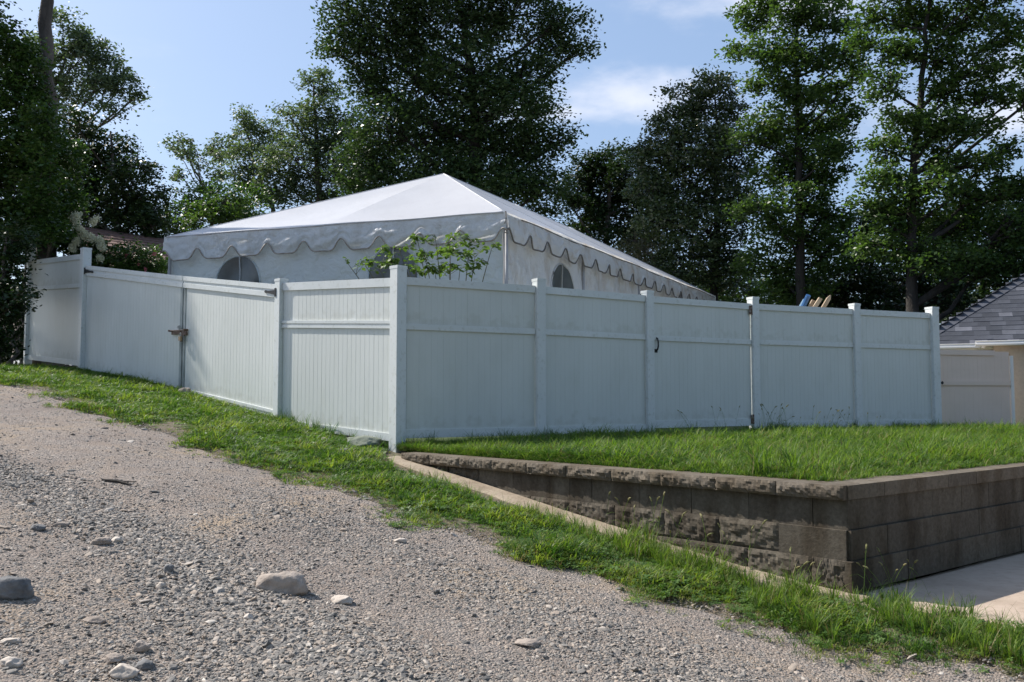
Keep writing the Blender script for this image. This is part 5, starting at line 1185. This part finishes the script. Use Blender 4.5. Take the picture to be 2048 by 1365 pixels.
# verge
n = 62000; t = rng.uniform(-2.5, 20, n); keep = rng.uniform(0, 1, n) < np.clip(1.15-(t-2)*.045, .35, 1); t = t[keep]; n = len(t)
e = edge_n(t); vv = verge_n(t)-.12; w = rng.uniform(0, 1, n)**.85; nn = e-.42+(vv-e+.42)*w
x = t*TD.x+nn*ND.x; y = t*TD.y+nn*ND.y; q = nzv(x, y, 1.7, 5)
pr = sstep((nn-e+.50)/1.15+q*.5); keep = (rng.uniform(0, 1, n) < np.clip(pr*1.15, .012, 1)) & ~((x > 2.55) & (y > 5.55)) & ~((t < 1.9) & (nn > 5.95))
x, y, t, nn, w, q, pr = [a[keep] for a in (x, y, t, nn, w, q, pr)]; n = len(x)
idx = np.where(rng.uniform(0, 1, n) < .25+q*.4, rng.integers(5, 8, n), rng.integers(0, 5, n)); c_ = rng.uniform(0, 1, n) < .28-.3*q; idx = np.where(c_, rng.integers(8, 13, n), idx); q3 = nzv(x, y, 2.9, 33); idx = np.where(rng.uniform(0, 1, n) < .25+1.0*q3, rng.integers(13, 16, n), idx); idx = np.where(rng.uniform(0, 1, n) < .55*(1-pr), rng.integers(16, 18, n), idx)
sc = rng.uniform(.6, 1.25, n)*(.45+.75*pr)*(1+.5*q)
o = scatter('verge_grass', np.stack([x, y, slopez(x, y)+.002], 1), rots(n), np.repeat(sc[:, None], 3, 1), idx, verge_c)
tag(o, 'low grass, clover and weeds on the sloping verge between gravel and fence', 'grass', kind='stuff')
# tall fringe: at the foot of wall and right verge
pts_ = []
for k in range(230):
    a = rng.uniform(-.4, 2.6)*1.0; fr, aa = (legs[0], a); dd = rng.uniform(.26, .62)+.25*max(0, 1-a); p = fr.p(aa, dd, 0); pts_.append((p.x, p.y, float(slopez(p.x, p.y)), rng.uniform(.28, .7)))
for k in range(150):
    px = rng.uniform(1740, 2200); py = 1195+(px-1740)*.255+rng.uniform(-4, 60); p = ground_hit(px, py); pts_.append((p.x, p.y, p.z, rng.uniform(.3, .7)))
for k in range(200):
    a = rng.uniform(-.4, 1.7); fr, aa = (legs[0], a); p = fr.p(aa, rng.uniform(.12, .5), 0); pts_.append((p.x, p.y, float(slopez(p.x, p.y)), rng.uniform(.25, .62)+(.25 if math.sin(a*9) > .6 else 0)))
for k in range(46):
    a = rng.uniform(2.4, 4.7); fr, aa = leg_pt(a); p = fr.p(aa, rng.uniform(.30, .5), 0); pts_.append((p.x, p.y, float(slopez(p.x, p.y)), rng.uniform(.3, .6)))
for k in range(90):
    u = rng.uniform(0, 1); fr = Frame(Lx['L2'], C0) if u < .4 else Frame(Lx['L1'], Lx['L2']); a = rng.uniform(.05, fr.L-.05); p = fr.p(a, rng.uniform(.04, .2), 0); pts_.append((p.x, p.y, float(slopez(p.x, p.y))-.02, rng.uniform(.25, .6)))
for k in range(40):
    p = atz(rng.uniform(1500, 1640), rng.uniform(925, 955), ZCAP); pts_.append((p.x, p.y, ZCAP, rng.uniform(.6, 1.0)))
pts_ = np.array(pts_); n = len(pts_)
o = scatter('long_grass', pts_[:, :3], rots(n, .2), np.repeat(pts_[:, 3:4], 3, 1), rng.integers(0, 4, n), tall_c)
tag(o, 'long arching grass along the foot of the block wall and the drive edge', 'grass', kind='stuff')
pts_ = []
for i in range(5):
    fr = Frame(RP[i], RP[i+1])
    for k in range(46 if i in (0, 1, 3, 4) else 12):
        a = rng.uniform(.02, fr.L); cl_ = math.sin(a*7+i*2) > -.1; p = fr.p(a, rng.uniform(.05, .20), 0)
        pts_.append((p.x, p.y, float(terrz(p.x, p.y)), rng.uniform(.4, .95) if cl_ else .35))
fr = Frame(Lx['L2'], C0)
for k in range(30): p = fr.p(rng.uniform(.1, fr.L-.1), rng.uniform(.02, .15), 0); pts_.append((p.x, p.y, float(slopez(p.x, p.y)), rng.uniform(.5, .95)))
pts_ = np.array(pts_); n = len(pts_)
o = scatter('fence_grass', pts_[:, :3], rots(n, .15), np.repeat(pts_[:, 3:4], 3, 1), rng.integers(0, 3, n), dark_c)
tag(o, 'dark unmown grass tufts along the bottom of the vinyl fence', 'grass', kind='stuff')
# foxtails (seed heads)
def foxtail_mesh(seed, h):
    r = random.Random(seed); mb = MB(); a = r.uniform(0, 6.28); lean = r.uniform(.1, .4)*h
    pts = [Vector((math.cos(a)*lean*u**2, math.sin(a)*lean*u**2, h*u-.15*lean*u**3)) for u in np.linspace(0, 1, 7)]
    mb.tube(pts, [.0018]*7, 4, caps=False); nst = len(mb.f)
    d = (pts[-1]-pts[-2]).normalized(); hp = [pts[-1]+d*u*.06+Vector((math.cos(a), math.sin(a), -.8))*.018*u*u for u in np.linspace(0, 1, 6)]
    mb.tube(hp, [.003, .0075, .0085, .008, .006, .002], 7, wob=.5)
    for b in range(3):
        a2 = r.uniform(0, 6.28); z = h*r.uniform(.15, .6); l = r.uniform(.08, .16); s = (-math.sin(a2)*.004, math.cos(a2)*.004)
        vs = []
        for u in (0, .4, .75, 1): X = math.cos(a2)*l*u; Y = math.sin(a2)*l*u; Z = z+l*(.7*u-.75*u*u); w_ = (1-u)*1.0+.1; vs += [(X+s[0]*w_, Y+s[1]*w_, Z), (X-s[0]*w_, Y-s[1]*w_, Z)]
        mb.add(vs, [(0, 1, 3, 2), (2, 3, 5, 4), (4, 5, 7, 6)])
    me = bpy.data.meshes.new('foxtail'); me.from_pydata(mb.v, [], mb.f); me.materials.append(M['grass']); me.materials.append(M['seed'])
    for i, p in enumerate(me.polygons): p.material_index = 1 if nst <= i < nst+37 else 0
    return me
fox_c = variants('foxtail', [foxtail_mesh(i, .38+.04*i) for i in range(5)])
pts_ = []
for k in range(26):
    a = rng.uniform(-.3, 2.2); p = legs[0].p(a, rng.uniform(.25, .5), 0); pts_.append((p.x, p.y, float(slopez(p.x, p.y)), rng.uniform(.5, .85)))
for (px, py, s_) in [(x_, y_, z_) for x_, y_, z_ in zip(rng.uniform(1520, 1700, 26), rng.uniform(862, 875, 26), rng.uniform(.5, .9, 26))]+[(x_, 868, .7) for x_ in rng.uniform(1200, 1900, 16)]:
    p = atz(px, py, EYE-.52); pts_.append((p.x, p.y, float(terrz(p.x, p.y)), s_))
for k in range(12):
    p = ground_hit(rng.uniform(1730, 1870), rng.uniform(1180, 1230)); pts_.append((p.x, p.y, p.z, rng.uniform(.5, .8)))
pts_ = np.array(pts_); n = len(pts_)
o = scatter('foxtail_grass', pts_[:, :3], rots(n, .12), np.repeat(pts_[:, 3:4], 3, 1), rng.integers(0, 5, n), fox_c)
tag(o, 'foxtail grass with drooping bristly seed heads by the wall and lawn', 'grass', kind='stuff')

# ------------------------------------------------------------------ gravel
def stone_mesh(seed, sub=1, flat=.55, name='pebble'):
    import bmesh
    r = random.Random(seed); bm = bmesh.new(); bmesh.ops.create_icosphere(bm, subdivisions=sub, radius=.5)
    planes = [(Vector((r.gauss(0, 1), r.gauss(0, 1), r.gauss(0, 1))).normalized(), r.uniform(.26, .42)) for _ in range(7)]
    for v in bm.verts:
        for nrm, dd in planes:
            k = v.co.dot(nrm)-dd
            if k > 0: v.co -= nrm*k*.9
        q = mnoise.noise(v.co*3+Vector((seed, 0, 0))); v.co *= 1+q*.18
        v.co.z *= flat; v.co.x *= 1.25
    me = bpy.data.meshes.new(name); bm.to_mesh(me); bm.free(); me.polygons.foreach_set('use_smooth', [False]*len(me.polygons)); return me
pm = []
for i in range(8): me = stone_mesh(i, 2 if i < 4 else 1, flat=random.uniform(.4, .7)); me.materials.append(M['pebble']); pm.append(me)
peb_c = variants('pebble', pm)
band = np.array([tuple(ground_hit(px, py, roadz).xy) for px, py in ((-120, 900), (60, 960), (230, 1050), (380, 1110), (470, 1200), (600, 1290), (760, 1400))])
band2 = np.array([tuple(ground_hit(px, py, roadz).xy) for px, py in ((560, 1010), (760, 1090), (980, 1180), (1250, 1290), (1450, 1400))])
def dist_poly(x, y, P):
    best = np.full(len(x), 1e9)
    for a, b in zip(P[:-1], P[1:]):
        ab = b-a; t_ = np.clip(((x-a[0])*ab[0]+(y-a[1])*ab[1])/(ab@ab), 0, 1); best = np.minimum(best, np.hypot(x-a[0]-t_*ab[0], y-a[1]-t_*ab[1]))
    return best
n = 620000; y = 3.6+13.5*rng.uniform(0, 1, n)**1.9; x = rng.uniform(-.66, .62, n)*y; t = x*TD.x+y*TD.y; nn = x*ND.x+y*ND.y
keep = (nn < edge_n(t)+.05); x, y, t, nn = [a[keep] for a in (x, y, t, nn)]
q = 0.5*np.sin(x*1.9+np.sin(y*2.3)*1.2)*np.cos(y*1.6+np.sin(x*1.7))+0.3*np.sin(x*5.1+y*3.3)*np.cos(y*4.7-x*2.1)
b1 = np.exp(-(dist_poly(x, y, band)/.38)**2); b2 = np.exp(-(dist_poly(x, y, band2)/.5)**2)
dens = np.clip(.24+.28*q+.72*b1+.50*b2, .05, 1)
keep = rng.uniform(0, 1, len(x)) < dens; x, y, b1, b2, t, nn = [a[keep] for a in (x, y, b1, b2, t, nn)]; n = len(x)
sz = np.exp(rng.normal(-4.55, .42, n))*(1+.95*b1+.3*b2)*(1+.03*np.clip(y-6,0,8)); sz = np.clip(sz, .005, .046)
big = rng.uniform(0, 1, n) < .0012; sz = np.where(big, rng.uniform(.045, .075, n), sz)
scl = np.stack([sz*rng.uniform(.8, 1.3, n), sz*rng.uniform(.7, 1.2, n), sz*rng.uniform(.6, 1.1, n)], 1)
o = scatter('gravel', np.stack([x, y, roadz(x, y)-sz*.02], 1), rots(n, .35), scl, rng.integers(0, 8, n), peb_c)
tag(o, 'loose grey crushed stone scattered over the dirt road', 'gravel', kind='stuff')
# stones one can point to
def rock(px, py, wpx, hpx, mat, label, fn=roadz, flat=.5, seed=0, sink=.30, rot=0, name='rock', stretch=1.0, d=None):
    p = ground_hit(px, py, fn) if d is None else at(px, py, d); s_ = p.y/F; W__ = wpx*s_
    import bmesh
    bm = bmesh.new(); bmesh.ops.create_icosphere(bm, subdivisions=4, radius=.5); r = random.Random(seed)
    planes = [(Vector((r.gauss(0, 1), r.gauss(0, 1), r.gauss(0, .8))).normalized(), r.uniform(.30, .42)) for _ in range(8)]
    for v in bm.verts:
        for nrm, dd in planes:
            k = v.co.dot(nrm)-dd
            if k > 0: v.co -= nrm*k*.85
        v.co *= 1+.16*mnoise.fractal(v.co*3.2+Vector((seed*2.3, 0, 0)), .8, 2, 3)+.035*mnoise.noise(v.co*11+Vector((0, seed, 0)))
        v.co = Vector((v.co.x*W__*1.15, v.co.y*W__*.85*stretch, v.co.z*W__*flat*1.6))
    me = bpy.data.meshes.new(name); bm.to_mesh(me); bm.free(); me.materials.append(mat); me.polygons.foreach_set('use_smooth', [True]*len(me.polygons))
    ob = bpy.data.objects.new(name, me); COL.objects.link(ob); ob.location = (p.x, p.y, p.z+W__*flat*(.5-sink)); ob.rotation_euler = (0, 0, rot)
    return tag(ob, label, 'rock', 'loose stones in the road and verge')
rock(566, 1180, 92, 60, M['rock_tan'], 'big smooth tan boulder half buried in the middle of the gravel road', flat=.40, seed=3, sink=.30)
rock(15, 1192, 80, 50, M['rock_grey'], 'angular dark grey rock cut off by the left edge of the road', flat=.48, seed=4, sink=.25)
rock(685, 1205, 46, 22, M['rock_pale'], 'flat pale stone just right of the big tan boulder', flat=.3, seed=5, sink=.2)
rock(205, 1088, 40, 16, M['rock_tan'], 'tan flat stone with a rounded twin beside it on the left of the road', flat=.35, seed=6)
rock(234, 1085, 22, 18, M['rock_pale'], 'small rounded pale stone touching the tan flat stone', flat=.5, seed=7)
rock(78, 1060, 26, 14, M['rock_grey'], 'rounded grey cobble near the left edge in the gravel band', flat=.5, seed=8)
rock(120, 1052, 32, 12, M['rock_tan'], 'flat tan stone right of the rounded grey cobble', flat=.22, seed=9)
rock(338, 1145, 22, 14, M['rock_grey'], 'block-shaped dark cobble standing proud of the gravel band', flat=.6, seed=10, sink=.1)
rock(322, 1176, 20, 14, M['rock_pale'], 'cream cobble lying below the dark block-shaped one', flat=.6, seed=11)
rock(190, 1243, 42, 14, M['rock_tan'], 'long flat brownish stone in bare dirt at lower left', flat=.22, seed=12)
rock(283, 1302, 32, 22, M['rock_tan'], 'rounded brown cobble at the bottom left above two paler stones', flat=.6, seed=13)
rock(248, 1350, 52, 26, M['rock_pale'], 'wide pale stone at the bottom edge of the road on the left', flat=.4, seed=14)
rock(22, 1332, 40, 24, M['rock_pale'], 'pale pinkish stone in the bottom left corner', flat=.4, seed=15)
rock(225, 1322, 38, 14, M['rock_tan'], 'oval tan cobble just above the wide pale stone', flat=.35, seed=16)
rock(290, 1334, 36, 18, M['rock_grey'], 'oval grey cobble right of the oval tan one', flat=.4, seed=17)
rock(22, 1284, 34, 14, M['rock_pale'], 'thin whitish stone below the angular grey rock', flat=.25, seed=18)
rock(497, 1240, 18, 14, M['rock_pale'], 'small cream white stone below the big boulder', flat=.7, seed=19)
rock(1060, 1288, 50, 16, M['rock_tan'], 'flat tan stone set in the road at the bottom centre', flat=.2, seed=20)
rock(800, 1084, 22, 10, M['rock_pale'], 'small pale stone near the grass edge in the centre', flat=.4, seed=21)
rock(1240, 1180, 16, 7, M['rock_grey'], 'small grey stone at the grass edge below the concrete strip', flat=.35, seed=22)
rock(371, 791, 26, 16, M['rock_tan'], 'reddish tan stone in the grass under the meeting gate leaves', fn=slopez, flat=.6, seed=23)
rock(725, 896, 70, 24, M['rock_green'], 'mossy flat stone under the roadside fence panel near the corner post', fn=slopez, flat=.28, seed=24, sink=.1)
rock(690, 912, 30, 18, M['rock_grey'], 'grey stone left of the mossy flat stone in the verge', fn=slopez, flat=.5, seed=25)
rock(648, 884, 24, 12, M['rock_tan'], 'small brown stone half hidden in grass beneath the roadside fence panel', fn=slopez, flat=.45, seed=26)
# dark sticks lying in the road
a = ground_hit(205, 963, roadz); b = ground_hit(262, 973, roadz); mb = MB(); up = Vector((0, 0, .012))
mb.tube([a+up, a.lerp(b, .5)+up*1.6+Vector((0, .02, 0)), b+up], [.009, .013, .007], 6); mb.tube([a.lerp(b, .3)+up, a.lerp(b, .8)+Vector((0.05, .09, .02))], [.006, .003], 5)
tag(mb.build('stick', M['bark_dark'], None, origin=a), 'dark twig lying on the gravel in the left part of the road', 'stick')

# shared group phrases for look-alike kinds
for o in COL.objects:
    if o.parent is None and o.get('category'):
        k = o.name.split('.')[0]
        g_ = {'oak_tree': 'oaks standing behind the tent', 'wooden_stake': 'wooden stakes showing above the fence', 'pole': 'painted poles showing above the fence', 'gate_leaf': 'leaves of the double gate',
              'shade_tree': 'dark trees behind the right end of the fence', 'bushy_tree': 'bushy trees low behind the tent', 'tall_maple': 'tall maples at the right', 'spreading_maple': 'tall maples at the right'}.get(k)
        if g_: o['group'] = g_
